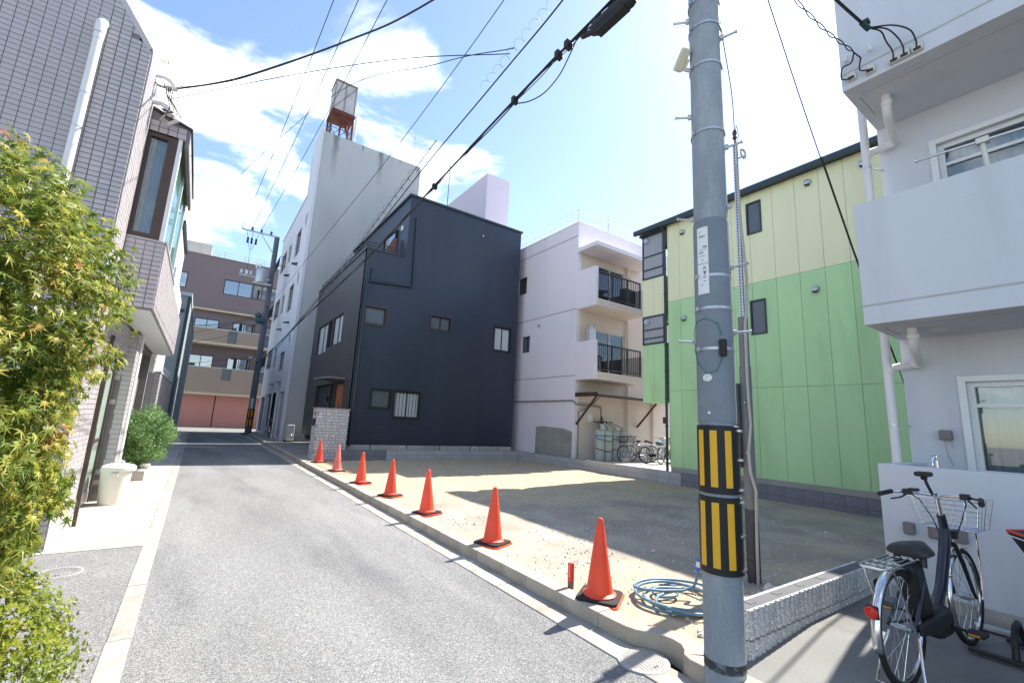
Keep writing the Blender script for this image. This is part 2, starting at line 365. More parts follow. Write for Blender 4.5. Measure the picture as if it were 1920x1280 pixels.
def slabs(name, x0, x1, y0, y1, step, zt, mat, piece, jit=.0, gap=.006, limit=None, dp=.22):
    p = bpy.data.objects.new(name, None); COL.objects.link(p); ORG[p] = Vector(); tag(p, kind='structure')
    y = y0; base = {}
    while y < y1 - .05:
        l = step; mb = base.get(l)
        if mb is None:
            mb = MB().box(x0, x1, 0, l - gap, -dp, 0).build(piece, mat, p, bev=.006); mb.location = (0, y, zt); base[l] = mb
        else:
            c = inst(mb, piece, p, (random.uniform(-jit, jit), y, zt + random.uniform(-jit, jit) * .6), (0, 0, random.uniform(-1, 1) * jit * .6))
            b = c.modifiers.new('bevel', 'BEVEL'); b.width = .006; b.segments = 2
        y += l
    return p
gut = M('gutter_concrete', (.37, .345, .305), .9, .16, 2.5, .12, 90, .3, 70, stain=(.24, .215, .18), sscale=3.2, samt=.75, pv=.10)
slabs('left_gutter', -.283, -.14, -4, 38, 1.2, .011, gut, 'gutter_slab', .003)
slabs('right_gutter', 2.755, 3.0, 2.9, 34, 1.2, .009, gut, 'gutter_slab', .003)
slabs('right_kerb', 3.0, 3.16, 2.9, 34, 1.0, .125, kerb_m, 'kerb_stone', .004)

# kerb that bends round the drain cover, near the pole
def ribbon(pts, w, z0, z1):
    mb = MB(); n = len(pts); V = [Vector((*p, 0)) for p in pts]; L_ = []; R_ = []
    for i in range(n):
        t = (V[min(i + 1, n - 1)] - V[max(i - 1, 0)]).normalized(); nr = Vector((-t.y, t.x, 0))
        L_.append(V[i]); R_.append(V[i] - nr * w * -1)
    for i in range(n - 1):
        a, b, c, d = L_[i], L_[i + 1], R_[i + 1], R_[i]
        vs = [(p.x, p.y, z0) for p in (a, b, c, d)] + [(p.x, p.y, z1) for p in (a, b, c, d)]
        mb.add(vs, [(4, 5, 6, 7), (0, 1, 5, 4), (2, 3, 7, 6)] + ([(3, 0, 4, 7)] if i == 0 else []) + ([(1, 2, 6, 5)] if i == n - 2 else []))
    return mb
kp = [(3.0, 2.895), (3.0, 2.70), (3.005, 2.60), (3.03, 2.52), (3.085, 2.44), (3.14, 2.36), (3.155, 2.28), (3.14, 2.20), (3.09, 2.14), (3.03, 2.10), (3.0, 2.04), (3.0, 1.9)]
kp = kp[::-1]
k = tag(ribbon(kp, -.15, -.05, .124).build('bent_kerb', kerb_m, bev=.008), kind='structure')
slabs('pole_kerb', 3.0, 3.16, -4.1, 1.9, 1.0, .125, kerb_m, 'kerb_stone', .003)
slabs('near_gutter', 2.755, 3.0, -4.3, 2.9, 1.2, .009, gut, 'gutter_slab', .003)

# dirt lot ------------------------------------------------------------
def dirt_material():
    m = M('lot_dirt', (.36, .32, .26), .95, .28, 1.1, .32, 75, 1.0, 30, stain=(.27, .235, .185), sscale=1.6, samt=.7)
    t = m.node_tree; N = t.nodes; l = t.links.new; b = N['Principled BSDF']
    src = b.inputs['Base Color'].links[0].from_socket
    tcn = N.new('ShaderNodeTexCoord'); sp = N.new('ShaderNodeSeparateXYZ'); l(tcn.outputs['Object'], sp.inputs[0])
    n = N.new('ShaderNodeTexNoise'); n.inputs['Scale'].default_value = .55; n.inputs['Detail'].default_value = 6; l(tcn.outputs['Object'], n.inputs['Vector'])
    def mth(op, a, c):
        q = N.new('ShaderNodeMath'); q.operation = op
        for i, v in enumerate((a, c)):
            if isinstance(v, float): q.inputs[i].default_value = v
            else: l(v, q.inputs[i])
        return q.outputs[0]
    band = mth('ABSOLUTE', mth('SUBTRACT', mth('ADD', mth('MULTIPLY', sp.outputs[1], .55), mth('MULTIPLY', sp.outputs[0], .28)), 4.6), 0.0)
    s = mth('ADD', mth('MULTIPLY', band, .16), mth('MULTIPLY', n.outputs['Fac'], 1.2))
    r = N.new('ShaderNodeMapRange'); r.inputs[1].default_value = .68; r.inputs[2].default_value = .98; l(s, r.inputs[0])
    mx = N.new('ShaderNodeMix'); mx.data_type = 'RGBA'; l(r.outputs[0], mx.inputs['Factor']); l(src, mx.inputs[6])
    n2 = N.new('ShaderNodeTexNoise'); n2.inputs['Scale'].default_value = 14; n2.inputs['Detail'].default_value = 8; l(tcn.outputs['Object'], n2.inputs['Vector'])
    rp = N.new('ShaderNodeValToRGB'); rp.color_ramp.elements[0].position = .3; rp.color_ramp.elements[0].color = (.36, .275, .175, 1); rp.color_ramp.elements[1].position = .72; rp.color_ramp.elements[1].color = (.52, .435, .305, 1)
    l(n2.outputs['Fac'], rp.inputs[0]); l(rp.outputs[0], mx.inputs[7]); l(mx.outputs[2], b.inputs['Base Color'])
    return m
lot_m = dirt_material()
mb = MB(); nx, ny = 90, 130; X0, X1, Y0, Y1 = 3.155, 11.75, 2.08, 16.12
def lotz(x, y):
    e = min(1, (x - X0) / .5); h = hn(x, y) * .014 + hn(x * 3.1 + 4, y * 2.7) * .006
    mound = .05 * math.exp(-((x - 6.6) / 1.3) ** 2 - ((y - 8.2) / .35) ** 2) + .03 * math.exp(-((x - 8.6) / 1.5) ** 2 - ((y - 7.2) / .5) ** 2)
    dip = -.03 * math.exp(-((x - 4.0) / .5) ** 2 - ((y - 2.3) / .4) ** 2)
    rut = -.022 * (math.exp(-((x - 5.4 - .12 * math.sin(y * .7)) / .11) ** 2) + math.exp(-((x - 6.75 - .12 * math.sin(y * .7)) / .11) ** 2)) * min(1, max(0, (y - 2.5) / 2)) + .010 * math.exp(-((x - 5.58 - .12 * math.sin(y * .7)) / .07) ** 2)
    rough = .012 * hn(x * 6.3, y * 5.7) * hn(x * 1.3 + 2, y * 1.1)
    return .108 + e * (h + mound + dip + rut + rough)
vs = [(X0 + (X1 - X0) * i / nx, Y0 + (Y1 - Y0) * j / ny) for j in range(ny + 1) for i in range(nx + 1)]
mb.add([(x, y, lotz(x, y) + random.uniform(-.002, .002)) for x, y in vs], [(j * (nx + 1) + i, j * (nx + 1) + i + 1, (j + 1) * (nx + 1) + i + 1, (j + 1) * (nx + 1) + i) for j in range(ny) for i in range(nx)])
tag(mb.build('vacant_lot_ground', lot_m, smooth=True), kind='structure')
# gravel strewn over it
def pebble(mb, x, y, z, s):
    a = random.uniform(0, 6.28); ca, sa = math.cos(a), math.sin(a); k = [random.uniform(.6, 1.2) for _ in range(6)]
    pts = [(s * k[0], 0, 0), (0, s * k[1] * .8, 0), (-s * k[2], 0, 0), (0, -s * k[3] * .8, 0), (s * .15, s * .1, s * .75 * k[4]), (0, 0, -s * .4)]
    mb.add([(x + p[0] * ca - p[1] * sa, y + p[0] * sa + p[1] * ca, z + p[2]) for p in pts], [(0, 1, 4), (1, 2, 4), (2, 3, 4), (3, 0, 4), (1, 0, 5), (2, 1, 5), (3, 2, 5), (0, 3, 5)])
mb = MB()
for _ in range(4600):
    if random.random() < .55:
        cx, cy, r = random.choice([(4.9, 5.1, .7), (5.6, 4.6, .6), (6.3, 8.0, .8), (7.2, 7.6, .7), (3.7, 4.2, .5), (4.2, 2.4, .4), (6.9, 5.2, .9), (5.0, 3.3, .7), (3.5, 6.4, .4)])
        x, y = random.gauss(cx, r), random.gauss(cy, r * .6)
    else: x, y = random.uniform(3.25, 11.6), random.uniform(2.15, 13)
    if not (3.22 < x < 11.6 and 2.12 < y < 16): continue
    pebble(mb, x, y, lotz(x, y), random.choice([.006, .007, .009, .012, .016, .024]) * random.uniform(.7, 1.2))
tag(mb.build('loose_gravel', gravel), 'scattered pale gravel on the bare dirt lot', 'gravel', kind='stuff')
# asphalt grain on the nearest road: stays in the material

# drain and manhole covers
def cover(name, x, y, r, z, label, mat, ring):
    t = thing(name, label, 'manhole cover', (x, y, z))
    MB().lathe((x, y, z), [(r * 1.12, -.03), (r * 1.12, .002), (r * 1.0, .002), (r * 1.0, -.03)], 36).build('rim', ring, t, True)
    mb = MB().lathe((x, y, z), [(r * .985, -.03), (r * .985, .001), (r * .90, .004), (r * .2, .005)], 36)
    mb.build('plate', mat, t, True)
    b = MB()
    for i in range(-5, 6):
        u = i * r * .16; h = math.sqrt(max(0, (r * .86) ** 2 - u * u))
        b.tube([(x + u, y - h, z + .004), (x + u + .01, y, z + .0045), (x + u, y + h, z + .004)], .004, 5)
    b.build('raised_pattern', mat, t)
    MB().box(x - .02, x + .02, y - r * .7, y - r * .62, z + .002, z + .0065).build('lift_slot', black_metal, t)
    return t
iron = M('cast_iron_dusty', (.40, .36, .315), .8, .15, 6, .15, 60, .2)
cover('drain_cover', 2.90, 2.345, .165, .011, 'round drain cover in the notch of the bent kerb beside the pole', iron, conc)
cover('manhole_cover', -.86, 6.30, .16, .008, 'small round manhole cover in the asphalt by the tiled house', asphalt_old, iron)
t = thing('gutter_grate', 'long narrow metal plate across the left gutter in the far shade', 'grate', (-.2, 23.4, .012))
MB().box(-.34, .95, 23.25, 23.45, .004, .017).build('plate', galv, t)
for i in range(9): MB().box(-.28 + i * .13, -.20 + i * .13, 23.28, 23.42, .0172, .0195).build('tread_bar', galv, t)
# ================================================================ LEFT SIDE
def tile_run(parent, ax, pos, out, u0, u1, z0, z1, n_single=0, pw=.115, ph=.067, mat=None, ok=None, order=None, name='tile', th=.009, gap=.007, bond=0):
    """stack-bonded tiles on a wall face; the first n_single become parts of their own, the rest one field"""
    mat = mat or tile_m; cells = []
    nu = max(1, round((u1 - u0) / pw)); nz = max(1, round((z1 - z0) / ph)); pw = (u1 - u0) / nu; ph = (z1 - z0) / nz
    for j in range(nz):
        o = bond * pw * .5 * (j % 2)
        for i in range(nu + (1 if o else 0)):
            a = max(u0, u0 + i * pw - o); b = min(u1, u0 + (i + 1) * pw - o); c = z0 + j * ph
            if b - a < .03: continue
            if ok and not ok(a, b, c, c + ph): continue
            cells.append((a + gap / 2, b - gap / 2, c + gap / 2, c + ph - gap / 2))
    if order: cells.sort(key=order)
    field = MB(); proto = {}; off = ORG.get(parent, Vector())
    for k, (a, b, c, d) in enumerate(cells):
        w, h = b - a, d - c
        if k < n_single:
            key = round(w, 3)
            if key not in proto:
                mb = MB(); e = .0025
                lo, hi = 0, out * th
                def P(u, z, q): return (q, u, z) if ax == 'x' else (u, q, z)
                v = [P(0, 0, lo), P(w, 0, lo), P(w, h, lo), P(0, h, lo), P(e, e, hi), P(w - e, e, hi), P(w - e, h - e, hi), P(e, h - e, hi)]
                mb.add(v, [(4, 5, 6, 7), (0, 1, 5, 4), (1, 2, 6, 5), (2, 3, 7, 6), (3, 0, 4, 7)])
                proto[key] = mb.build(name, mat, None); proto[key].parent = parent
                ob = proto[key]
            else: ob = inst(proto[key], name, parent, (0, 0, 0))
            ob.location = (Vector((pos, a, c)) if ax == 'x' else Vector((a, pos, c))) - off
            ob.rotation_euler = (random.uniform(-.004, .004),) * 3
        else:
            q = pos + out * (th + random.uniform(-.0015, .0015))
            field.box(pos, q, a, b, c, d) if ax == 'x' else field.box(a, b, pos, q, c, d)
    if field.v:
        o = field.build('tile_field', mat, parent); o['kind'] = 'stuff'
    return cells

XL, YL = -1.15, 7.17
H = thing('tiled_house', 'grey tiled house with a slanted upper wall behind the maple', 'house', (-2.4, 8.5, 0))
SL = [(-1.152, 6.34), (-1.52, 6.88), (-2.5, 8.3)]
MB().prism([(-7, 0), (-1.30, 0), (-1.30, 6.53), (-1.53, 6.87), (-2.5, 8.28), (-7, 8.28)], 'y', YL, 15.1).build('wall_core', grout, H)
MB().wall('x', XL, 1, YL + .001, 15.1, 0, 6.33, [(8.45, 10.45, 0, 2.45), (10.95, 14.9, 0, 2.9)], .148).build('road_wall', grout, H)
def inside(a, b, c, d):
    def top(x): return 6.34 if x > -1.151 else (6.34 + (-1.15 - x) * (.54 / .37) if x > -1.52 else min(8.28, 6.88 + (-1.52 - x) * 1.45))
    return d < top(b) - .06
tile_run(H, 'y', YL, -1, -4.10, -1.155, 0.02, 8.2, 255, ok=inside, order=lambda t: (0 if t[2] > 2.5 else 1, -round(t[0], 2)))
MB().prism([(-1.151, 6.345), (-1.53, 6.90), (-2.51, 8.32), (-2.55, 8.29), (-1.58, 6.86), (-1.20, 6.30)], 'y', YL - .012, YL + .3).build('slanted_coping', tile_m, H)
tile_run(H, 'x', XL, 1, YL + .002, 8.44, 0.02, 6.3, 0)
tile_run(H, 'x', XL, 1, 8.45, 15.05, 3.97, 6.3, 0)
tile_run(H, 'x', XL, 1, 8.45, 14.9, 2.5, 2.94, 0, ok=lambda a, b, c, d: b < 10.9)
# cut tiles along the slanted edge
def top_at(x): return 6.34 + (-1.152 - x) * 1.46
pw_, ph_ = (-1.155 + 4.10) / round((-1.155 + 4.10) / .115), (8.2 - .02) / round(8.18 / .067)
for j in range(88, 122):
    for i in range(10, 26):
        a, b_, c_, d_ = -4.10 + i * pw_ + .0035, -4.10 + (i + 1) * pw_ - .0035, .02 + j * ph_ + .0035, .02 + (j + 1) * ph_ - .0035
        if inside(a, b_, c_, d_) or c_ > top_at(a) - .07: continue
        xe = max(a, min(b_, -1.152 - (c_ + .07 - 6.34) / 1.46)); xd = -1.152 - (d_ + .07 - 6.34) / 1.46
        pl_ = [(a, c_), (xe, c_)] + ([(b_, top_at(b_) - .07)] if xe >= b_ - 1e-6 else []) + ([(xd, d_), (a, d_)] if xd > a else [(a, top_at(a) - .07)])
        MB().prism(pl_, 'y', YL - .009, YL).build('cut_tile', tile_m, H)
# entrance
D = MB().box(-1.30, -1.24, 8.47, 8.53, .02, 2.44).box(-1.30, -1.24, 10.37, 10.43, .02, 2.44).box(-1.30, -1.24, 8.53, 10.37, 2.38, 2.44).box(-1.30, -1.24, 9.42, 9.48, .02, 2.38).build('entrance_door', frame_br, H)
for a, b in ((8.535, 9.415), (9.485, 10.365)):
    for c, d in ((.22, 1.0), (1.06, 2.37)): MB().box(-1.285, -1.272, a, b, c, d).build('frosted_panel', glass_g, D)
    MB().box(-1.285, -1.265, a, b, 1.0, 1.06).build('rail', frame_br, D)
    MB().box(-1.285, -1.265, a, b, .03, .22).build('kick_plate', alu, D)
MB().tube([(-1.25, 9.38, 1.0), (-1.21, 9.38, 1.0), (-1.21, 9.38, 1.25), (-1.25, 9.38, 1.25)], .012, 8).build('handle', black_metal, D)
MB().box(-1.13, -1.09, 8.43, 8.49, .012, 2.6).build('corner_post', frame_br, H)
MB().box(-1.31, -1.03, 10.46, 10.94, 0, 2.95).build('entrance_pier', grout, H)
tile_run(H, 'y', 10.46, -1, -1.30, -1.032, .02, 2.9, 0, ph=.085)
tile_run(H, 'x', -1.03, 1, 10.462, 10.94, .02, 2.9, 0, ph=.085)
MB().tube([(-1.04, 11.15, 0), (-1.04, 11.15, 2.97)], .042, 14).build('downpipe', pvc, H, True)
# balcony box along the road
B_ = MB().box(-1.149, -.70, 8.0, 15.05, 2.97, 3.955).build('balcony_box', grout, H)
tile_run(B_, 'y', 8.0, -1, -1.14, -.70, 2.985, 3.95, 40)
tile_run(B_, 'x', -.70, 1, 8.0, 15.04, 2.985, 3.95, 0)
MB().box(-1.16, -.675, 7.985, 10.75, 3.955, 3.985).build('window_sill', tile_m, B_)
MB().box(-.78, -.70, 10.76, 14.3, 3.957, 4.34).build('parapet', white_render, B_)
MB().box(-1.1, -.72, 8.05, 15.0, 2.955, 2.969).build('soffit', white_render, B_)
# bay window on top of the box
BW = MB().box(-1.149, -.90, 8.03, 10.70, 5.60, 5.72).box(-.90, -.78, 8.0, 8.13, 3.986, 5.60).box(-1.149, -1.10, 8.0, 8.08, 3.986, 5.60).box(-1.10, -.90, 8.0, 8.08, 3.986, 4.06).box(-1.10, -.90, 8.0, 8.08, 5.54, 5.60).build('bay_window', frame_br, H)
MB().box(-.78, -.73, 8.0, 8.12, 3.986, 5.62).box(-.78, -.73, 9.30, 9.38, 3.986, 5.62).box(-.78, -.73, 10.60, 10.70, 3.986, 5.62).box(-.78, -.73, 8.12, 10.6, 3.986, 4.05).build('sash', frame_wh, BW)
MB().box(-1.10, -.90, 8.035, 8.045, 4.06, 5.54).build('pane', glass, BW)
for a, b in ((8.12, 9.30), (9.38, 10.6)): MB().box(-.758, -.752, a, b, 4.05, 5.62).build('pane', M('green_glass', (.10, .22, .17), .05, .02, 2, 0, spec=.8) if a < 9 else bpy.data.materials['green_glass'], BW)
c = MB()
for i in range(14):
    x = -1.10 + .2 * i / 14; c.quad((x, 8.10 + .02 * (i % 2), 4.06), (x + .2 / 14, 8.10 + .02 * ((i + 1) % 2), 4.06), (x + .2 / 14, 8.10 + .02 * ((i + 1) % 2), 5.54), (x, 8.10 + .02 * (i % 2), 5.54))
c.build('curtain', curtain, BW)
MB().box(-1.14, -.80, 8.4, 8.42, 4, 5.6).box(-.95, -.93, 8.42, 10.6, 4, 5.6).build('dark_room', dark_in, BW)
rf = MB().prism([(-1.149, 5.96), (-.655, 5.80), (-.655, 5.52), (-.70, 5.52), (-.70, 5.60), (-1.149, 5.72)], 'y', 7.99, 10.72).build('bay_roof', grout, H)
tile_run(rf, 'y', 7.989, -1, -1.14, -.70, 5.615, 5.79, 9, ph=.085)
tile_run(rf, 'x', -.655, 1, 7.995, 10.715, 5.53, 5.70, 0, ph=.085)
MB().prism([(-1.149, 5.985), (-.635, 5.825), (-.635, 5.785), (-1.149, 5.945)], 'y', 7.965, 10.75).build('roof_edge', frame_bk, rf)
# rain pipe on the side wall
MB().tube([(-1.66, 7.075, 0), (-1.66, 7.075, 6.22)], .048, 16).tube([(-1.66, 7.075, 6.21), (-1.66, 7.075, 6.31), (-1.66, 7.09, 6.37), (-1.66, 7.13, 6.40), (-1.66, 7.20, 6.40)], .058, 16).tube([(-1.66, 7.075, 6.12), (-1.66, 7.075, 6.2)], .053, 16).build('rain_pipe', pvc, H, True)
for z in (1.2, 3.0, 4.9, 5.35): MB().tube([(-1.66, 7.075, z), (-1.66, 7.075, z + .025)], .053, 16).box(-1.665, -1.655, 7.1, 7.17, z, z + .02).build('pipe_clamp', alu, H)
# service entrance fittings on the road wall
for (y, z, r) in ((7.72, 6.32, .035), (7.85, 5.98, .045)):
    MB().tube([(-1.15, y, z), (-1.05, y, z + .02), (-.98, y, z), (-.93, y, z - .05), (-.91, y, z - .12)], [r * .7, r * .75, r, r * 1.1, r * 1.15], 12).build('conduit_head', pvc, H, True)
for y, z in ((7.62, 6.55), (7.68, 6.2)):
    MB().tube([(-1.15, y, z), (-1.06, y, z - .05), (-1.03, y, z - .05), (-1.03, y, z + .03)], .008, 6).build('hook', M('rusty_hook', (.20, .10, .06), .8, .2, 9) if z > 6 else bpy.data.materials['rusty_hook'], H)
b = MB()
for q in range(4): b.tube([(-1.03 + .03 * q, 7.8, 6.28), (-1.0 + .02 * q, 7.78, 6.13 - .02 * q), (-.93 + .05 * q, 7.76, 5.95 - .04 * q), (-.96 + .02 * q, 7.8, 5.84 + .02 * q), (-1.03, 7.86, 5.93)], .007, 6)
b.build('drop_cable', wire_m, H, True)
b = MB()
for q in range(3): b.tube([(-.95, 7.85, 5.90), (-1.0 - .01 * q, 7.84, 5.78 - .02 * q), (-.92, 7.82, 5.72 - .02 * q), (-.85 + .02 * q, 7.84, 5.80), (-.92, 7.9, 5.90)], .013, 7)
b.build('drop_cable', wire_g, H, True)

# gate wall with tiles, further along
G = thing('tiled_garden_wall', 'pale tiled garden wall behind the clipped green shrub', 'wall', (-1.1, 15.6, 0))
MB().box(-2.6, -.93, 15.5, 15.66, 0, 2.52).box(-1.07, -.93, 15.66, 22.2, 0, 2.52).build('wall', grout, G)
tile_run(G, 'y', 15.5, -1, -2.0, -.935, .02, 2.5, 0, ph=.09)
tile_run(G, 'x', -.93, 1, 15.5, 22.2, .02, 2.5, 0, ph=.09)
MB().box(-2.62, -.90, 15.47, 15.69, 2.52, 2.56).box(-1.10, -.90, 15.69, 22.2, 2.52, 2.56).build('coping', white_render, G)
for i in range(5):
    q = MB(); y = 16.2 + i * .9; q.tube([(-1.0, y, 2.56), (-.96, y, 2.66), (-.86, y, 2.70)], .012, 6); q.build('hook', galv, G)
# white house and grey-green block further along
Hw = thing('white_house', 'pale grey two-storey house beyond the tiled garden wall', 'house', (-2, 17, 0))
MB().wall('x', -1.08, 1, 15.7, 18.9, 0, 6.9, [(16.3, 17.5, 3.6, 5.0)], .15).box(-6, -1.23, 15.7, 18.9, 0, 6.88).build('wall', M('grey_render', (.50, .52, .53), .85, .05, .7), Hw)
win(Hw, 'x', -1.08, 1, 16.3, 17.5, 3.6, 5.0, 2, frame_wh, glass_d, dark_in, backd=.05)
MB().box(-6.05, -1.0, 15.66, 18.95, 6.9, 7.0).build('roof', navy_trim, Hw)
MB().box(-1.60, -1.08, 15.40, 15.47, 2.5, 2.95).build('side_panel', white_paint, Hw)
Hg = thing('grey_green_block', 'narrow grey-green building before the far street on the left', 'building', (-2, 25, 0))
MB().box(-7, -.82, 22.5, 37.2, 0, 6.15).build('wall', M('grey_green_render', (.28, .325, .33), .8, .06, .6, stain=(.2, .23, .23), sscale=.6, samt=.4), Hg)
MB().box(-7.05, -.78, 22.45, 37.25, 6.15, 6.30).build('roof_trim', M('pale_trim', (.5, .52, .53), .7), Hg)
MB().box(-.90, -.79, 22.46, 22.498, .3, 6.12).build('dark_corner_strip', navy_trim, Hg)  # navy strip paints in the shade lying on the road-side face
MB().box(-1.35, -.95, 22.47, 22.499, 5.45, 5.58).build('vent_slot', navy_trim, Hg)

# ---------------------------------------------------------------- trash can
T = thing('trash_can', 'white plastic trash can with lid beside the entrance pier', 'trash can', (-.93, 10.1, .012))
tx, ty = -.93, 10.1
canm = M('can_plastic', (.72, .70, .66), .45, .06, 3, .04, stain=(.55, .50, .42), sscale=3, samt=.35)
MB().lathe((tx, ty, .012), [(.165, 0), (.172, .02), (.205, .52), (.215, .54), (.215, .56), (.20, .56), (.16, .03)], 36).build('bin_body', canm, T, True)
l = MB().lathe((tx + .01, ty, .012), [(.225, .545), (.232, .56), (.228, .60), (.20, .625), (.12, .645), (.02, .65)], 36).build('lid', canm, T, True); l.rotation_euler = (R(.5), R(1.2), 0)
MB().tube([(tx - .06, ty, .65), (tx - .055, ty, .69), (tx, ty, .71), (tx + .055, ty, .69), (tx + .06, ty, .65)], .014, 8).build('lid_handle', canm, l, True)
for s in (-1, 1): MB().box(tx - .05, tx + .05, ty + s * .205, ty + s * .235, .46, .53).build('grip', canm, T, bev=.008)

# ---------------------------------------------------------------- vegetation
def leaf_maple():
    s = 1.0; pts = []
    tips = [(-142, .5), (-95, .82), (-46, 1.05), (0, 1.2), (46, 1.05), (95, .82), (142, .5)]
    for i, (a, r) in enumerate(tips):
        an = R(90 + a); pts.append((math.cos(an) * r, math.sin(an) * r, -.16 * r * r))
        if i < len(tips) - 1:
            bn = R(90 + (a + tips[i + 1][0]) / 2); pts.append((math.cos(bn) * .24, math.sin(bn) * .24, .03))
    vs = [(0, 0, .03)] + pts; n = len(pts)
    fs = [(0, i + 1, i + 2) for i in range(n - 1)] + [(0, n, 1)]
    return vs, fs
def leaf_oval(w=.34):
    return [(0, 0, 0), (w, .45, .06), (0, 1, -.08), (-w, .45, .06)], [(0, 1, 2), (0, 2, 3)]
def place_leaf(mb, shape, p, dirn, up, s, m=0):
    d = dirn.normalized(); x = d.cross(up)
    if x.length < 1e-3: x = d.orthogonal()
    x.normalize(); n = x.cross(d)
    mb.add([p + x * v[0] * s + d * v[1] * s + n * v[2] * s for v in shape[0]], shape[1], m)
maple_m = MLEAF('maple_leaf', [(0, (.06, .12, .02)), (.34, (.17, .24, .04)), (.58, (.34, .37, .065)), (.84, (.58, .50, .11)), (.96, (.48, .30, .11)), (1, (.34, .14, .08))], .42, .42)
azalea_m = MLEAF('azalea_leaf', [(0, (.10, .17, .015)), (.5, (.24, .30, .03)), (.8, (.38, .37, .055)), (1, (.48, .42, .09))], .4, .35)
shrub_m = MLEAF('shrub_leaf', [(0, (.08, .19, .06)), (.5, (.18, .32, .10)), (.85, (.31, .42, .17)), (1, (.40, .33, .19))], .4, .3)
# Japanese maple leaning over the kerb
mp = thing('maple_tree', 'small maple with green and yellowing star leaves at the left edge', 'tree', (-1.25, 3.35, 0))
limbs = MB(); tips = []
def limb(p, d, r, l, k):
    pts = [p]; rr = [r]; q = p.copy(); dd = d.copy()
    if k > 0 and dd.z < .05: dd.z = .05 + abs(dd.z)
    for i in range(4):
        dd = (dd + Vector((random.gauss(0, .22), random.gauss(0, .22), random.gauss(.02, .15)))).normalized(); q = q + dd * l / 4
        if k > 0 and q.z < 1.0: q.z = 1.0
        if q.x > -.62: q.x = -.62
        pts.append(q.copy()); rr.append(r * (1 - .18 * (i + 1)))
    limbs.tube(pts, rr, 7 if k < 2 else 5)
    if k < 3:
        for i in range(3 if k < 2 else 3):
            e = (dd + Vector((random.gauss(0, .7), random.gauss(0, .7), random.gauss(.05, .45)))).normalized()
            limb(pts[random.choice([2, 3, 4])], e, rr[-1] * .75, l * .66, k + 1)
    else: tips.append(q)
limb(Vector((-1.25, 3.35, 0)), Vector((.12, -.05, 1)), .05, .9, 0)
limb(Vector((-1.22, 3.34, .55)), Vector((.35, -.3, 1)), .036, .95, 0)
limb(Vector((-1.28, 3.36, .6)), Vector((-.3, .2, 1)), .036, .95, 0)
limb(Vector((-1.2, 3.35, 1.0)), Vector((.5, -.1, .75)), .028, .7, 1)
limbs.build('trunk', bark, mp, True)
CC = Vector((-1.19, 3.22, 1.96))
def crown_pt():
    """points in tiers through an uneven egg-shaped crown, densest towards its surface"""
    while True:
        v = Vector((random.gauss(0, 1), random.gauss(0, 1), random.gauss(0, 1))).normalized(); q = random.uniform(.5, 1) ** .5
        k = 1 + .09 * math.sin(v.x * 7 + v.z * 5) + .08 * math.sin(v.y * 9 - v.z * 11) + random.gauss(0, .025)
        p = CC + Vector((v.x * .76, v.y * .76, v.z * .95)) * q * k if random.random() < .74 else Vector((-1.0, 3.40, 1.06)) + Vector((v.x * .48, v.y * .5, v.z * .46)) * q * k
        if p.z < .60: continue
        h = math.sin(p.x * 8.3 + p.z * 10.1) + math.sin(p.y * 7.1 - p.z * 12.3) + math.sin((p.x + p.y) * 6 + p.z * 6)
        if h < -1.7: continue
        return p, q
lm = leaf_maple(); near = []; far = []
for _ in range(30000):
    p, q = crown_pt()
    o = ((p - CC) * Vector((1, 1, .6)).length).normalized()
    d = (o * .35 + Vector((random.gauss(0, .45), random.gauss(0, .45), random.gauss(-.6, .35)))).normalized()
    u = (o * random.uniform(.3, 1.1) + Vector((random.gauss(0, .35), random.gauss(0, .35), random.uniform(.3, .9)))).normalized()
    s = random.uniform(.026, .052)
    near.append(((p - EYE).length, p, d, u, s))
near.sort(key=lambda t: t[0])
proto = None
cr = MB()
for k, (dist, p, d, u, s) in enumerate(near):
    if k < 260:
        x = d.cross(u).normalized(); n = x.cross(d)
        mt = Matrix((x, d, n)).transposed().to_4x4()
        if proto is None:
            a = MB(); a.add(lm[0], lm[1]); proto = a.build('leaf', maple_m, None); proto.parent = mp; ob = proto
        else: ob = inst(proto, 'leaf', mp, (0, 0, 0))
        ob.location = p - ORG[mp]; ob.rotation_euler = mt.to_euler(); ob.scale = (s, s, s)
    else: place_leaf(cr, lm, p, d, u, s)
cr.build('crown', maple_m, mp)['kind'] = 'stuff'
# azalea below it
az = thing('azalea_shrub', 'low rounded azalea shrub under the maple at the bottom left corner', 'shrub', (-.95, 3.45, 0))
st = MB(); cr = MB(); lo = leaf_oval(.20)
for i in range(46):
    a = random.uniform(0, 6.28); r = random.uniform(.1, .5); st.tube([(-.95, 3.5, 0), (-.95 + math.cos(a) * r * .6, 3.5 + math.sin(a) * r * .6, .35), (-.95 + math.cos(a) * r, 3.5 + math.sin(a) * r, random.uniform(.35, .55))], [.008, .005, .003], 5)
st.build('stems', bark, az)
for i in range(6000):
    a = random.uniform(0, 6.28); t = random.uniform(0, 1.15); ph = math.acos(1 - t); q = random.uniform(.78, 1.02)
    bx_ = 1 + .12 * math.sin(a * 5 + t * 6) + .06 * math.sin(a * 11 - t * 9)
    c = Vector((-.95 + math.cos(a) * math.sin(ph) * .60 * q * bx_, 3.50 + math.sin(a) * math.sin(ph) * .66 * q * bx_, .20 + math.cos(ph) * .66 * q))
    o = (c - Vector((-.95, 3.5, .15))).normalized()
    for j in range(6):
        b = j * 1.047 + random.uniform(-.3, .3); tt = o.orthogonal().normalized(); w = o.cross(tt)
        d = (tt * math.cos(b) + w * math.sin(b)) + o * random.uniform(.4, 1.0)
        place_leaf(cr, lo, c, d, o, random.uniform(.016, .030))
cr.build('foliage', azalea_m, az)['kind'] = 'stuff'
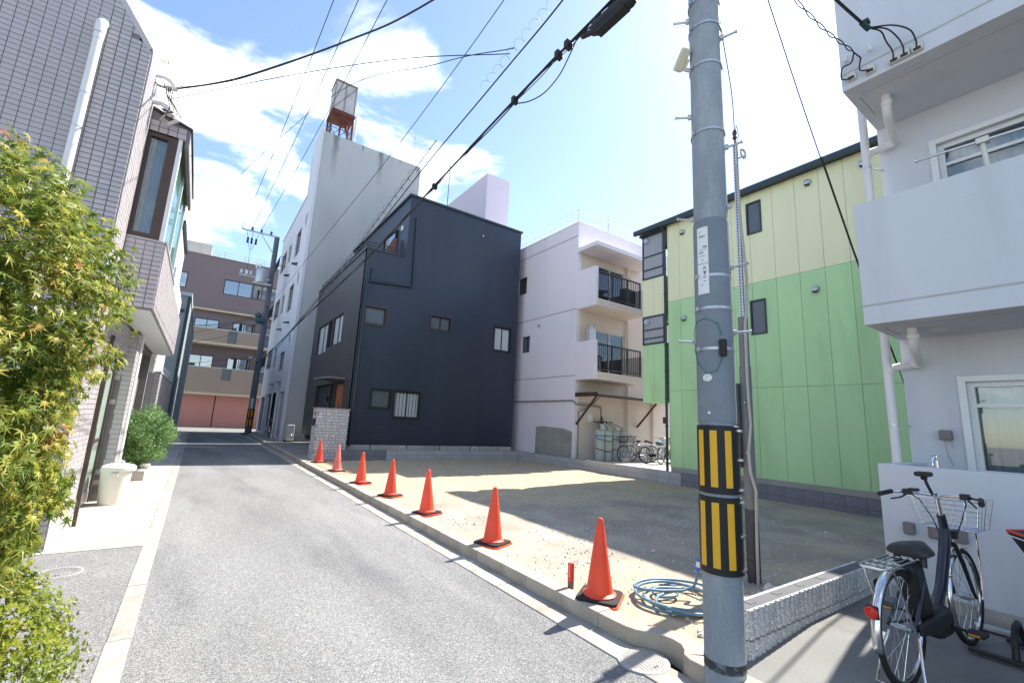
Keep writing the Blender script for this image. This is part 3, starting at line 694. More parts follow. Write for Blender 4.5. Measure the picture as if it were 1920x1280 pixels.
# clipped shrub by the pier
sh = thing('clipped_shrub', 'clipped fine-leaved green shrub behind the trash can', 'shrub', (-.95, 13.6, 0))
st = MB(); cr = MB(); C0 = Vector((-.92, 13.6, .93))
for i in range(24):
    a = random.uniform(0, 6.28); st.tube([(-1.0, 13.6, 0), (-.97 + math.cos(a) * .12, 13.6 + math.sin(a) * .12, .4), (-.93 + math.cos(a) * .38, 13.6 + math.sin(a) * .45, random.uniform(.7, 1.4))], [.018, .012, .004], 5)
st.build('stems', bark, sh)
lo = leaf_oval(.32)
for i in range(7500):
    v = Vector((random.gauss(0, 1), random.gauss(0, 1), random.gauss(0, 1))).normalized(); q = random.uniform(.66, 1.03)
    bump_ = 1 + .12 * math.sin(v.x * 7 + v.z * 6 + 1) + .09 * math.sin(v.y * 10 - v.z * 5) + random.gauss(0, .05)
    c = C0 + Vector((v.x * .56, v.y * .78, v.z * .62)) * q * bump_
    for j in range(4): place_leaf(cr, lo, c + Vector((random.gauss(0, .02), random.gauss(0, .02), random.gauss(0, .02))), v + Vector((random.gauss(0, .8), random.gauss(0, .8), random.gauss(0, .8))), v, random.uniform(.024, .044))
cr.build('foliage', shrub_m, sh)['kind'] = 'stuff'
pl = tag(MB().box(-1.29, -.72, 12.9, 14.5, .0, .22).build('planter', conc, bev=.01), 'low concrete planter under the clipped green shrub', 'planter')
# ================================================================ BLOCK WALLS ROUND THE LOT
def block_row(parent, ax, pos, th, u0, u1, z0, hs, bw, mat, ribs=0, gap=.008, name='block'):
    """rows of blocks; ax = running axis; pos = face position (low side)"""
    n = max(1, round((u1 - u0) / bw)); bw = (u1 - u0) / n; off = ORG[parent]; protos = {}
    z = z0
    for h in hs:
        if h not in protos:
            mb = MB(); l = bw - gap
            if ax == 'x': mb.box(0, l, 0, th, 0, h - gap)
            else: mb.box(0, th, 0, l, 0, h - gap)
            for k in range(ribs):
                a = l * (k + .12) / ribs; b = l * (k + .88) / ribs
                if ax == 'x': mb.prism([(a, -.0), (a + .008, -.010), (b - .008, -.010), (b, -.0)], 'z', .004, h - gap - .004)
                else: mb.prism([(-.0, a), (-.010, a + .008), (-.010, b - .008), (-.0, b)], 'z', .004, h - gap - .004)
            protos[h] = mb
        first = None
        for i in range(n):
            p = (u0 + i * bw, pos, z) if ax == 'x' else (pos, u0 + i * bw, z)
            if first is None:
                first = protos[h].build(name, mat, None); first.parent = parent; first.location = Vector(p) - off
            else: inst(first, name, parent, p)
        z += h
    return z
bw_ = thing('lot_back_wall', 'low grey block wall in front of the dark house', 'wall', (8, 16.15, .1))
block_row(bw_, 'x', 16.14, .12, 5.85, 11.70, .05, [.22, .19], .39, mortar_b)
MB().box(5.85, 11.7, 16.15, 16.25, .05, .455).build('mortar_core', mortar, bw_)
bd_ = thing('ribbed_wall_stub', 'short dark ribbed block wall beside the white brick pillar', 'wall', (5.1, 16.15, .1))
block_row(bd_, 'x', 16.15, .12, 4.25, 5.84, .05, [.21, .20], .40, dark_block, 9)
MB().box(4.25, 5.84, 16.16, 16.26, .05, .455).build('mortar_core', mortar, bd_)
bs_ = thing('lot_side_wall', 'low grey block wall along the pink building side of the lot', 'wall', (11.75, 12, .1))
block_row(bs_, 'y', 11.70, .12, 8.1, 16.13, .05, [.22, .19], .40, mortar_b)
MB().box(11.71, 11.81, 8.1, 16.13, .05, .455).build('mortar_core', mortar, bs_)
br_ = thing('lot_ribbed_wall', 'long dark ribbed block wall along the foot of the green house', 'wall', (11.75, 5, .1))
block_row(br_, 'y', 11.70, .12, 2.1, 8.09, .02, [.22, .22], .40, dark_block, 9)
MB().box(11.71, 11.81, 2.1, 8.09, .02, .455).build('mortar_core', mortar, br_)
bn_ = thing('near_block_wall', 'pale ribbed block wall two courses high beside the utility pole', 'wall', (4.5, 1.85, .1))
block_row(bn_, 'x', 1.80, .12, 3.34, 5.675, .05, [.205, .20], .40, pale_block, 5)
MB().box(3.35, 5.675, 1.81, 1.91, .05, .45).build('mortar_core', mortar, bn_)
# far face of that wall is ribbed too
block_row(bn_, 'x', 1.9205, .02, 3.34, 5.675, .05, [.205, .20], .40, pale_block, 0)
for i in range(6): MB().box(3.46 + i * .389, 3.54 + i * .389, 1.84, 1.89, .446, .4535).build('core_hole', mortar, bn_)

# ================================================================ DARK HOUSE
siding = M('navy_siding', (.030, .040, .064), .34, .12, .5, .05, 60, spec=.45, stain=(.048, .057, .078), sscale=1.2, samt=.3, stretch=(1.4, 1.4, .18))
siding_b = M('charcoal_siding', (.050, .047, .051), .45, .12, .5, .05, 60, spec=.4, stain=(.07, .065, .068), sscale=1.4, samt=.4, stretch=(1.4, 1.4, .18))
def siding_bump(m, pitch):
    t = m.node_tree; N = t.nodes; l = t.links.new; b = N['Principled BSDF']
    tcn = N.new('ShaderNodeTexCoord'); sp = N.new('ShaderNodeSeparateXYZ'); l(tcn.outputs['Object'], sp.inputs[0])
    q = N.new('ShaderNodeMath'); q.operation = 'MULTIPLY'; q.inputs[1].default_value = 1 / pitch; l(sp.outputs[2], q.inputs[0])
    fr = N.new('ShaderNodeMath'); fr.operation = 'FRACT'; l(q.outputs[0], fr.inputs[0])
    r = N.new('ShaderNodeMapRange'); r.inputs[1].default_value = 0; r.inputs[2].default_value = .14; l(fr.outputs[0], r.inputs[0])
    bp = N.new('ShaderNodeBump'); bp.inputs['Strength'].default_value = .8; bp.inputs['Distance'].default_value = .012; l(r.outputs[0], bp.inputs['Height']); l(bp.outputs[0], b.inputs['Normal'])
siding_bump(siding, .10); siding_bump(siding_b, .10)
DX0, DX1, DY0, DY1 = 4.70, 12.15, 17.30, 25.9
K = thing('dark_house', 'three-storey navy sided house at the back of the lot', 'house', (8, 20, .1))
wins = [(4.89, 5.71, 5.19, 5.87), (7.68, 8.60, 5.41, 5.98), (10.90, 11.79, 4.92, 6.02), (5.47, 6.23, 1.95, 2.66), (6.40, 7.46, 1.63, 2.65)]
MB().wall('y', DY0, -1, DX0, DX1, .56, 8.2, wins, .18).wall('y', DY0, -1, 6.30, DX1, 8.2, 11.0, (), .18).build('side_wall', siding, K)
fh = [(19.88, 21.6, 4.72, 6.03), (21.75, 22.5, 4.72, 6.03), (22.62, 24.7, 4.55, 6.03), (18.55, 20.75, .56, 2.95), (20.9, 23.6, .56, 2.95)]
MB().wall('x', DX0, -1, DY0 + .002, DY1, .56, 8.2, fh, .18).build('front_wall', siding_b, K)
MB().wall('x', 6.30, -1, DY0 + .18, DY1, 8.0, 11.0, [(18.6, 20.2, 8.15, 9.9)], .15).build('terrace_wall', siding, K)
MB().box(DX0 + .19, DX1 - .01, DY0 + .2, DY1 - .01, .3, 8.0).build('core', dark_in, K)
MB().box(6.46, DX1 - .01, DY0 + .2, DY1 - .01, 8.0, 10.95).build('upper_core', dark_in, K)
MB().wall('x', DX1, 1, DY0 + .18, DY1, .5, 11.0, (), .01).wall('y', DY1, 1, 6.31, DX1 - .01, .5, 11, (), .01).wall('y', DY1, 1, DX0 + .18, 6.31, .5, 8.2, (), .01).build('rear_wall', siding, K)
MB().box(6.22, DX1 + .07, DY0 - .07, DY1 + .05, 11.0, 11.09).build('roof', navy_trim, K)
MB().box(DX0 - .04, DX0 + .20, DY0 - .04, DY1, 8.2, 8.25).box(DX0 + .20, 6.30, DY0 - .04, DY0 + .22, 8.2, 8.25).build('parapet_cap', navy_trim, K)
rl = MB()
for z in (8.36, 8.50): rl.box(DX0 + .03, 6.28, DY0 + .04, DY0 + .075, z, z + .03).box(DX0 + .03, DX0 + .065, DY0 + .075, 25.6, z, z + .03)
for x in (4.76, 5.5, 6.2): rl.box(x, x + .03, DY0 + .042, DY0 + .073, 8.25, 8.5)
for i in range(8): rl.box(DX0 + .032, DX0 + .063, 17.6 + i * 1.1, 17.63 + i * 1.1, 8.25, 8.5)
rl.build('terrace_railing', navy_trim, K)
d = MB().box(6.20, 6.31, 18.6, 18.66, 8.15, 9.9).box(6.20, 6.31, 20.14, 20.2, 8.15, 9.9).box(6.20, 6.31, 18.66, 20.14, 9.84, 9.9).build('terrace_door', frame_bk, K)
MB().box(6.24, 6.26, 18.66, 20.14, 8.15, 9.84).build('pane', glass_d, d)
MB().prism([(5.55, 8.3), (6.2, 8.3), (6.2, 9.35), (6.05, 9.35)], 'y', 18.3, 18.34).build('terrace_screen', M('reddish_screen', (.26, .12, .10), .6), K)
MB().box(6.24, 6.30, 17.9, 18.06, 9.65, 9.85).build('wall_lamp', white_paint, K)
w = win(K, 'y', DY0, -1, *wins[0][:2], *wins[0][2:], 1, frame_br, frost_dk)
w = win(K, 'y', DY0, -1, *wins[1][:2], *wins[1][2:], 2, frame_bk, frost_dk)
w = win(K, 'y', DY0, -1, *wins[2][:2], *wins[2][2:], 2, frame_bk, frost)
w = win(K, 'y', DY0, -1, *wins[3][:2], *wins[3][2:], 1, frame_bk, frost_dk)
w = win(K, 'y', DY0, -1, *wins[4][:2], *wins[4][2:], 2, frame_bk, frost)
for i in range(8):
    x = 6.44 + i * .14; MB().box(x - .008, x + .008, 17.25, 17.266, 1.58, 2.70).build('bar', frame_bk, w)
for z in (1.57, 2.68): MB().box(6.38, 7.48, 17.24, 17.25, z, z + .03).build('bar_rail', frame_bk, w)
for wi in wins:
    MB().box(wi[0] - .05, wi[1] + .05, DY0 - .03, DY0 - .001, wi[2] - .05, wi[2]).box(wi[0] - .05, wi[1] + .05, DY0 - .03, DY0 - .001, wi[3], wi[3] + .05).box(wi[0] - .05, wi[0], DY0 - .03, DY0 - .001, wi[2], wi[3]).box(wi[1], wi[1] + .05, DY0 - .03, DY0 - .001, wi[2], wi[3]).build('window_trim', frame_br if wi in (wins[0], wins[1]) else frame_bk, K)
for h in fh[:3]: win(K, 'x', DX0, -1, h[0], h[1], h[2], h[3], 2 if h[1] - h[0] > 1 else 1, frame_bk, frost if h is not fh[1] else glass_d, None)
e = MB().box(4.78, 4.84, 18.56, 18.62, .56, 2.94).box(4.78, 4.84, 20.68, 20.74, .56, 2.94).box(4.78, 4.84, 18.62, 20.68, 2.86, 2.94).build('entrance', frame_bk, K)
MB().box(4.79, 4.83, 18.62, 19.9, .56, 2.86).build('door_leaf', wood_door, e, bev=.01)
MB().prism([(19.2, 1.45), (19.32, 1.3), (19.36, 1.9), (19.28, 2.15), (19.2, 1.9)], 'x', 4.775, 4.788).build('door_light', M('door_light_glass', (.05, .03, .02), .2), e)
MB().box(4.79, 4.83, 19.92, 20.68, .56, 2.86).build('side_panel', dark_in, e)
MB().tube([(4.79, 18.75, 1.35), (4.72, 18.75, 1.35), (4.72, 18.75, 1.62), (4.79, 18.75, 1.62)], .014, 6).build('handle', alu, e)
MB().box(4.86, 4.88, 20.91, 23.59, .56, 2.94).build('carport_shutter', dark_in, K)
MB().prism([(18.4, 3.02), (21.2, 3.10), (21.2, 3.16), (18.4, 3.09)], 'x', 4.05, 4.70).build('entrance_canopy', M('canopy_grey', (.20, .19, .19), .5), K)
MB().ball((4.62, 20.78, 2.25), .07, .07, .10).box(4.60, 4.70, 20.76, 20.80, 2.33, 2.37).build('lantern', black_metal, K, True)
MB().ball((4.60, 20.79, 2.22), .05, .05, .06).build('lantern_glass', frost, K, True)
p = MB()
p.tube([(6.62, 17.22, 10.1), (6.70, 17.22, 7.05), (6.66, 17.22, 7.0), (4.86, 17.22, 6.86), (4.80, 17.22, 6.82), (4.80, 17.22, .5)], .042, 10).tube([(4.98, 17.22, 6.88), (4.98, 17.22, 7.35)], .038, 10).tube([(4.98, 17.22, 7.33), (4.98, 17.27, 7.38)], .05, 8)
p.build('drain_pipe', M('navy_pipe', (.03, .042, .062), .35, .05), K, True)
MB().ball((9.93, 17.26, 10.22), .05, .05, .05).build('vent_cap', alu, K, True)
MB().box(4.76, 12.14, 17.305, 17.6, 0.1, .56).build('foundation', conc, K)
for x in (7.55, 10.2):
    MB().box(x - .012, x + .012, DY0 - .006, DY0 - .0005, .57, 4.9 if x > 9 else 5.3).build('siding_joint', navy_trim, K)
    MB().box(x - .012, x + .012, DY0 - .006, DY0 - .0005, 6.2, 10.95).build('siding_joint', navy_trim, K)
MB().box(DX0 - .004, DX0 + .05, DY0 - .012, DY0 - .0005, .57, 8.19).build('dark_corner_strip', navy_trim, K)
for i in range(5): MB().box(5.6 + i * 1.45, 5.64 + i * 1.45, 17.299, 17.306, .3, .56).build('foundation_joint', mortar, K)
for x in (6.75, 9.95): MB().tube([(x - .12 + .12 * (1 - math.cos(a * .3142)), 16.9, .40 + .16 * math.sin(a * .3142)) for a in range(11)], .018, 8).build('drain_loop', pvc, K, True)
an = thing('roof_antenna', 'thin television antenna on the dark house roof', 'antenna', (8.45, 18.3, 11.09))
MB().tube([(8.45, 18.3, 11.05), (8.45, 18.3, 14.2)], .018, 6).build('mast', black_metal, an)
q = MB().tube([(8.45, 18.3, 13.4), (9.3, 18.5, 13.25)], .01, 5)
for i in range(6): q.tube([(8.6 + i * .12, 18.2, 13.37 - i * .02), (8.6 + i * .12, 18.6, 13.37 - i * .02)], .006, 4)
q.build('elements', black_metal, an)

# white brick pillar
P_ = thing('brick_gate_pillar', 'white brick gate pillar at the corner of the dark house', 'pillar', (3.9, 16.6, .1))
px0, px1, py0, py1 = 3.46, 4.50, 16.55, 17.25
MB().box(px0, px1, py0, py1, .1, 1.80).build('core', mortar, P_)
brm = {}
def bricks(ax, pos, out, u0, u1, rowsz, pat):
    for j in range(rowsz):
        z = .105 + j * .106; u = u0 - (0 if j % 2 else pat[0] * .5); k = 0
        while u < u1 - .02:
            l = pat[(k + j) % len(pat)]; a = max(u, u0); b = min(u + l - .012, u1)
            if b - a > .02:
                key = (ax, round(b - a, 3))
                if key not in brm:
                    mb = MB(); t = out * .014
                    mb.box(0, t, 0, b - a, 0, .094) if ax == 'x' else mb.box(0, b - a, 0, t, 0, .094)
                    o = mb.build('brick', brickw, None, bev=.003); o.parent = P_; brm[key] = o
                else: o = inst(brm[key], 'brick', P_, (0, 0, 0))
                o.location = (Vector((pos, a, z)) if ax == 'x' else Vector((a, pos, z))) - ORG[P_]
            u += l; k += 1
bricks('y', py0, -1, px0, px1, 16, [.12, .17, .09, .14])
bricks('x', px0, -1, py0, py1, 16, [.35, .35])
MB().box(px0 - .03, px1 + .03, py0 - .03, py1 + .02, 1.80, 1.84).build('capstone', conc, P_)
mbx = MB().box(3.40, 3.445, 16.72, 17.0, 1.22, 1.46).build('letter_box', black_metal, P_, bev=.01)
MB().box(3.425, 3.445, 16.84, 16.9, 1.58, 1.68).build('intercom', black_plastic, P_)
MB().tube([(3.5, 17.4, .1), (3.5, 17.4, .55)], .03, 8).build('standpipe', pvc, P_)

# ================================================================ TALL GREY AND WHITE BUILDING
def streak_material():
    m = M('weathered_concrete', (.47, .475, .47), .88, .07, .35, .06, 40, .15, 30, stain=(.36, .36, .35), sscale=.30, samt=.55, stretch=(1, 1, .35))
    t = m.node_tree; N = t.nodes; l = t.links.new; b = N['Principled BSDF']; src = b.inputs['Base Color'].links[0].from_socket
    tcn = N.new('ShaderNodeTexCoord'); sp = N.new('ShaderNodeSeparateXYZ'); l(tcn.outputs['Object'], sp.inputs[0])
    nz = N.new('ShaderNodeTexNoise'); nz.inputs['Scale'].default_value = 1.6; nz.inputs['Detail'].default_value = 6; l(tcn.outputs['Object'], nz.inputs['Vector'])
    def mth(op, a, c=None, clamp=False):
        q = N.new('ShaderNodeMath'); q.operation = op; q.use_clamp = clamp
        for i, v in enumerate((a, c)):
            if v is None: continue
            if isinstance(v, (int, float)): q.inputs[i].default_value = v
            else: l(v, q.inputs[i])
        return q.outputs[0]
    tot = None
    for x, wdt, ln in ((4.75, .22, 3.2), (7.55, .20, 2.6), (6.35, .07, .7), (10.1, .16, 1.2), (8.8, .05, .5)):
        dx = mth('DIVIDE', mth('SUBTRACT', mth('ADD', sp.outputs[0], mth('MULTIPLY', mth('SUBTRACT', nz.outputs['Fac'], .5), .25)), x), wdt)
        gx = mth('SUBTRACT', 1.0, mth('MULTIPLY', dx, dx), True)
        gz = mth('DIVIDE', mth('SUBTRACT', sp.outputs[2], 18.5 - ln), ln, True)
        v = mth('MULTIPLY', gx, mth('POWER', gz, 1.3)); tot = v if tot is None else mth('MAXIMUM', tot, v)
    mx = N.new('ShaderNodeMix'); mx.data_type = 'RGBA'; l(mth('MULTIPLY', tot, .85), mx.inputs['Factor']); l(src, mx.inputs[6]); mx.inputs[7].default_value = (.13, .135, .135, 1)
    l(mx.outputs[2], b.inputs['Base Color']); return m
wc = streak_material()
white5 = M('white_facade', (.66, .655, .70), .7, .05, .5, .04, 60, stain=(.5, .5, .54), sscale=.5, samt=.4)
A = thing('tall_grey_building', 'tall building with a bare grey side wall and white front', 'building', (6, 30, 0))
ORG[A] = Vector((0, 0, 0)); A.location = (0, 0, 0)
GX, GY = 4.0, 27.0
MB().box(GX + .004, 10.3, GY, 30.4, 0, 18.5).build('side_tower', wc, A)
holes = []
for k, z in enumerate((3.9, 7.55, 11.2)):
    holes += [(29.4, 31.2, z + .2 if k else z + .15, z + 1.9 if k else z + 1.3), (33.0, 34.0, z + .6, z + 1.9), (35.2, 37.6, z + .7, z + 2.1)]
holes += [(27.5, 29.2, .2, 2.75), (29.9, 34.5, .2, 2.75), (35.2, 37.8, .2, 2.6)]
MB().wall('x', GX - .15, -1, GY - .03, 38.5, .1, 14.9, holes, .16).box(GX - .15, GX + .003, GY - .03, 29.0, 14.9, 18.6).build('front_wall', white5, A)
MB().box(GX + .3, 10.3, 30.41, 38.45, .1, 14.88).build('rear_block', dark_in, A)
MB().wall('y', 38.5, 1, GX - .14, 10.3, .1, 14.9, (), .05).build('end_wall', white5, A)
MB().box(GX - .2, 10.35, 29.0, 38.55, 14.9, 15.0).build('roof_slab', white5, A)
for h in holes[:9]:
    win(A, 'x', GX - .15, -1, h[0], h[1], h[2], h[3], 2, frame_br, glass_d, dark_in, rec=.08, backd=.1)
for z in (5.72, 9.37, 13.02):
    b = MB(); n = 20
    for i in range(n):
        a0, a1 = 2 * math.pi * i / n, 2 * math.pi * (i + 1) / n
        b.add([(x, 27.9 + r * math.cos(a), z + r * 1.5 * math.sin(a)) for x in (GX - .19, GX - .15) for (r, a) in ((.30, a0), (.30, a1), (.24, a1), (.24, a0))], [(0, 1, 2, 3), (4, 5, 6, 7), (0, 1, 5, 4), (2, 3, 7, 6)])
    rw = b.build('round_window', white5, A)
    MB().lathe((0, 0, 0), [(.24, 0), (.24, .01)], 20, 0, 1.5, 1).build('pane', frost_dk, rw)
    pn = rw.children[0]; pn.rotation_euler = (0, R(90), 0); pn.location = (GX - .165, 27.9, z)
for k, z in enumerate((4.6, 8.2, 11.9)):
    gr = MB(); y0, y1 = 35.1, 37.9
    for q in (z + .05, z + .75): gr.box(GX - .55, GX - .52, y0, y1, q, q + .03).box(GX - .55, GX - .15, y0, y0 + .03, q, q + .03)
    for i in range(16): gr.box(GX - .545, GX - .525, y0 + i * .18, y0 + i * .18 + .02, z + .05, z + .76)
    gr.build('window_grille', black_metal, A)
for y in (29.2, 32.2):
    for z in (3.3, 6.9, 10.6): MB().prism([(GX - .45, z), (GX - .15, z + .06), (GX - .15, z)], 'y', y, y + .5).build('window_hood', black_metal, A)
MB().box(GX - .02, GX, 27.5, 29.2, .2, 2.75).build('shop_panel', M('grey_panel', (.42, .42, .45), .5), A)
MB().box(GX + .25, GX + .28, 29.9, 34.5, .2, 2.75).build('shop_shutter', dark_in, A)
MB().box(GX + .0, GX + .02, 35.2, 37.8, .2, 2.6).build('shop_shutter', frame_bk, A)
for y in (29.35, 31.5, 34.65): MB().tube([(GX - .22, y, .1), (GX - .22, y, 2.75)], .05, 8).build('drain_pipe', pvc, A, True)
tk = MB()
for i in range(120): pass
bt = tile_run(A, 'x', GX - .15, -1, GY - .02, 27.45, .12, 2.9, 0, pw=.12, ph=.10, mat=brickw)
# razor-wire coils? none: thin ladder cable seen across the wall belongs to the overhead lines
# water tank on its rusty frame
Wt = thing('rooftop_water_tank', 'weathered square water tank on a rusty frame on the tall roof', 'water tank', (5, 28, 18.5))
rust = M('rusty_steel', (.13, .042, .03), .85, .25, 4, .15, stain=(.06, .03, .03), sscale=3, samt=.6)
tankm = M('tank_panel', (.50, .485, .49), .7, .08, 1.2, .06, stain=(.36, .30, .28), sscale=1.5, samt=.55)
x0, x1, y0, y1 = 4.40, 5.68, 27.5, 28.8
MB().box(x0, x1, y0, y1, 20.55, 22.55).build('tank_body', tankm, Wt, bev=.03)
MB().box(x0 - .04, x1 + .04, y0 - .04, y1 + .04, 22.55, 22.66).build('tank_lid', M('lid_brown', (.25, .19, .15), .8, .2, 3), Wt)
b = MB()
for x in (x0, (x0 + x1) / 2, x1): b.box(x - .03, x + .03, y0 - .03, y0 - .002, 20.55, 22.55)
b.build('tank_rib', M('rib_brown', (.27, .22, .20), .8, .2, 3), Wt)
MB().box(x0 - .08, x1 + .08, y0 - .08, y1 + .08, 20.34, 20.55).build('frame_deck', rust, Wt)
for x in (x0, x1):
    for y in (y0, y1): MB().box(x - .05, x + .05, y - .05, y + .05, 18.5, 20.34).build('leg', rust, Wt)
b = MB()
for y in (y0, y1): b.tube([(x0, y, 18.6), (x1, y, 20.3)], .02, 5).tube([(x1, y, 18.6), (x0, y, 20.3)], .02, 5).tube([(x0, y, 19.3), (x1, y, 19.3)], .02, 5)
for x in (x0, x1): b.tube([(x, y0, 18.6), (x, y1, 20.3)], .02, 5).tube([(x, y1, 18.6), (x, y0, 20.3)], .02, 5)
b.tube([(x0, y0 - .05, 20.6), (x1, y0 - .05, 22.5)], .012, 4)
b.build('brace', rust, Wt)
MB().lathe((5.05, 28.1, 0), [(.12, 20.0), (.55, 20.3), (.55, 20.34)], 16).tube([(5.05, 28.1, 20.1), (5.05, 28.1, 18.5)], .06, 8).tube([(5.4, 28.0, 20.3), (5.4, 28.0, 19.7), (5.5, 28.0, 19.5)], .09, 8).build('outlet_pipe', rust, Wt, True)
MB().tube([(5.82, 27.5, 18.5), (5.82, 27.5, 21.6)], .03, 8).tube([(5.9, 27.5, 18.5), (5.9, 27.5, 20.8)], .04, 8).build('feed_pipe', pvc, Wt, True)
def yagi(name, label, x, y, z, h, s=1.0, rz=.3):
    a = thing(name, label, 'antenna', (x, y, z)); MB().tube([(x, y, z), (x, y, z + h)], .02, 6).build('mast', galv, a)
    q = MB(); c, d = math.cos(rz), math.sin(rz)
    for hz in (h - .15, h - .9):
        q.tube([(x - .7 * s * c, y - .7 * s * d, z + hz), (x + .7 * s * c, y + .7 * s * d, z + hz)], .012, 5)
        for i in range(7):
            t = -.65 + i * .21; cx, cy = x + t * s * c, y + t * s * d; q.tube([(cx + .28 * s * d, cy - .28 * s * c, z + hz), (cx - .28 * s * d, cy + .28 * s * c, z + hz)], .008, 4)
    q.build('elements', galv, a); return a
yagi('rooftop_antenna', 'skeletal antenna at the right end of the tall grey wall', 9.9, 27.6, 18.5, 2.6, 1.0, .2)

# air conditioner by the tall building
ac = thing('air_conditioner', 'pale air conditioner unit on the ground before the dark house', 'air conditioner', (4.3, 26.4, .1))
MB().box(4.05, 4.38, 26.0, 26.85, .18, .98).build('casing', M('ac_casing', (.62, .61, .56), .5, .05), ac, bev=.02)
q = MB()
for i in range(9): q.box(4.038, 4.048, 26.05, 26.6, .28 + i * .07, .30 + i * .07)
q.build('grille', alu, ac)
for y in (26.1, 26.65): MB().box(4.02, 4.42, y, y + .09, .1, .178).build('foot', black_plastic, ac)
MB().tube([(4.25, 26.0, .5), (4.25, 25.85, .42), (4.25, 25.6, .35), (4.4, 25.4, .5)], .025, 7).build('refrigerant_pipe', pvc, ac, True)
# ================================================================ PINK BUILDING
PX, PY = 12.60, 13.60
PK = thing('pink_apartment', 'pink rendered apartment with two railed balconies at the back', 'building', (15, 16, .15))
ph = [(17.25, 18.0, 7.97, 8.85), (16.82, 17.5, 4.98, 5.78)]
MB().wall('x', PX, -1, PY, 26, .1, 10.4, ph, .2).build('side_wall', pink, PK)
bh = [(13.72, 15.55, 6.72, 8.75), (13.72, 15.55, 3.72, 5.78)]
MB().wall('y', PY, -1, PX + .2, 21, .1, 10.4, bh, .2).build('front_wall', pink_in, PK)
MB().wall('y', PY - .004, -1, PX, 21, 9.25, 10.4, (), .003).build('upper_band', pink, PK)
MB().box(PX + .35, 20.9, PY + .6, 25.9, .1, 10.3).build('core', dark_in, PK)
MB().box(PX - .02, 21.05, PY - .03, 26, 10.4, 10.46).build('roof_edge', pink, PK)
for z in (9.80, 6.52, 3.68): MB().box(PX - .012, PX - .001, PY + .001, 26, z, z + .025).build('wall_groove', M('groove_dark', (.30, .24, .27), .8) if z > 9 else bpy.data.materials['groove_dark'], PK)
for h in ph: win(PK, 'x', PX, -1, *h, 2, frame_br, frost_dk, dark_in, rec=.1)
MB().prism([(13.72, .1), (16.1, .1), (16.07, 1.52), (15.6, 1.57), (14.9, 1.54), (14.3, 1.52), (13.9, 1.45), (13.7, 1.40)], 'x', PX - .012, PX - .001).build('bare_cement_patch', M('bare_cement', (.33, .325, .29), .95, .14, 2, .1, stain=(.22, .215, .19), sscale=1.5, samt=.6), PK)
MB().tube([(PX - .05, 26, 2.63), (PX - .05, 13.7, 2.66), (PX - .05, 13.55, 2.6), (PX - .03, 13.5, 2.5), (PX + .3, 13.5, 2.5), (14.0, 13.5, 2.48), (14.02, 13.5, 2.40), (14.02, 13.5, 1.6)], .03, 8).tube([(12.75, 13.52, 0.1), (12.75, 13.52, 2.2), (13.4, 13.52, 2.45)], .03, 8).build('gas_pipe', M('grey_pipe', (.22, .21, .22), .6), PK, True)
for bi, (zb, rt) in enumerate(((6.50, 8.0), (3.50, 4.95))):
    zt = 8.15 if bi == 0 else 5.07
    B2 = MB().box(PX, PX + .14, 12.5, PY, zb + .0, zt).build('balcony', pink, PK)
    B2['label'] = 'upper railed balcony' if bi == 0 else 'lower railed balcony'
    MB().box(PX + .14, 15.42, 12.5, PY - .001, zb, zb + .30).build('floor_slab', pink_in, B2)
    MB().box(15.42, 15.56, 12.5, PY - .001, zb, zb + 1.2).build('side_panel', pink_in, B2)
    q = MB().box(PX + .142, 15.40, 12.52, 12.57, rt - .06, rt).box(PX + .142, 15.40, 12.53, 12.56, zb + .40, zb + .44)
    q.build('top_rail', black_metal, B2)
    q = MB().box(12.76, 12.78, 12.535, 12.555, zb + .44, rt - .06).build('baluster', black_metal, B2)
    for i in range(1, 24): inst(q, 'baluster', B2, (ORG[B2] + Vector((i * .115, 0, 0))))
    for x in (13.6, 14.55, 15.36): MB().box(x, x + .035, 12.525, 12.565, zb + .3, rt - .06).build('post', black_metal, B2)
    h = bh[bi]
    win(PK, 'y', PY, -1, *h, 2, frame_wh, glass_k, dark_in, fr=.05, rec=.05, label='white framed balcony door', backd=.25)
MB().box(PX - .0, 16.6, 12.45, PY - .005, 9.05, 9.22).build('top_canopy', pink, PK)
MB().box(13.15, 13.45, 13.3, 13.59, 5.2, 5.75).build('water_heater', alu, PK, bev=.02)
MB().tube([(13.2, 13.3, 5.75), (13.2, 13.25, 5.85), (13.3, 13.2, 5.85)], .04, 8).build('flue', alu, PK, True)
MB().box(14.7, 15.35, 12.8, 13.1, 6.8, 7.7).build('stored_board', black_plastic, PK)
MB().ball((15.9, 13.55, 8.55), .08, .05, .08).build('vent_cap', galv, PK, True)
MB().ball((12.55, 16.1, 6.15), .03, .07, .07).build('vent_cap', galv, PK, True)
MB().tube([(15.7, 13.52, .15), (15.7, 13.52, 9.0)], .045, 8).build('downpipe', pink_in, PK, True)
MB().tube([(17.45, 13.52, .15), (17.45, 13.52, 9.0)], .045, 8).build('downpipe', pink_in, PK, True)
# roof rail
q = MB(); 
for z in (10.62, 11.05): q.box(PX + .05, PX + .08, PY + .05, 25.5, z, z + .03).box(PX + .08, 18.5, PY + .05, PY + .08, z, z + .03)
for i in range(30): q.box(PX + .055, PX + .075, PY + .1 + i * .38, PY + .12 + i * .38, 10.46, 11.05)
for i in range(24): q.box(PX + .1 + i * .22, PX + .115 + i * .22, PY + .055, PY + .07, 10.46, 11.05)
q.build('roof_railing', white_paint, PK)
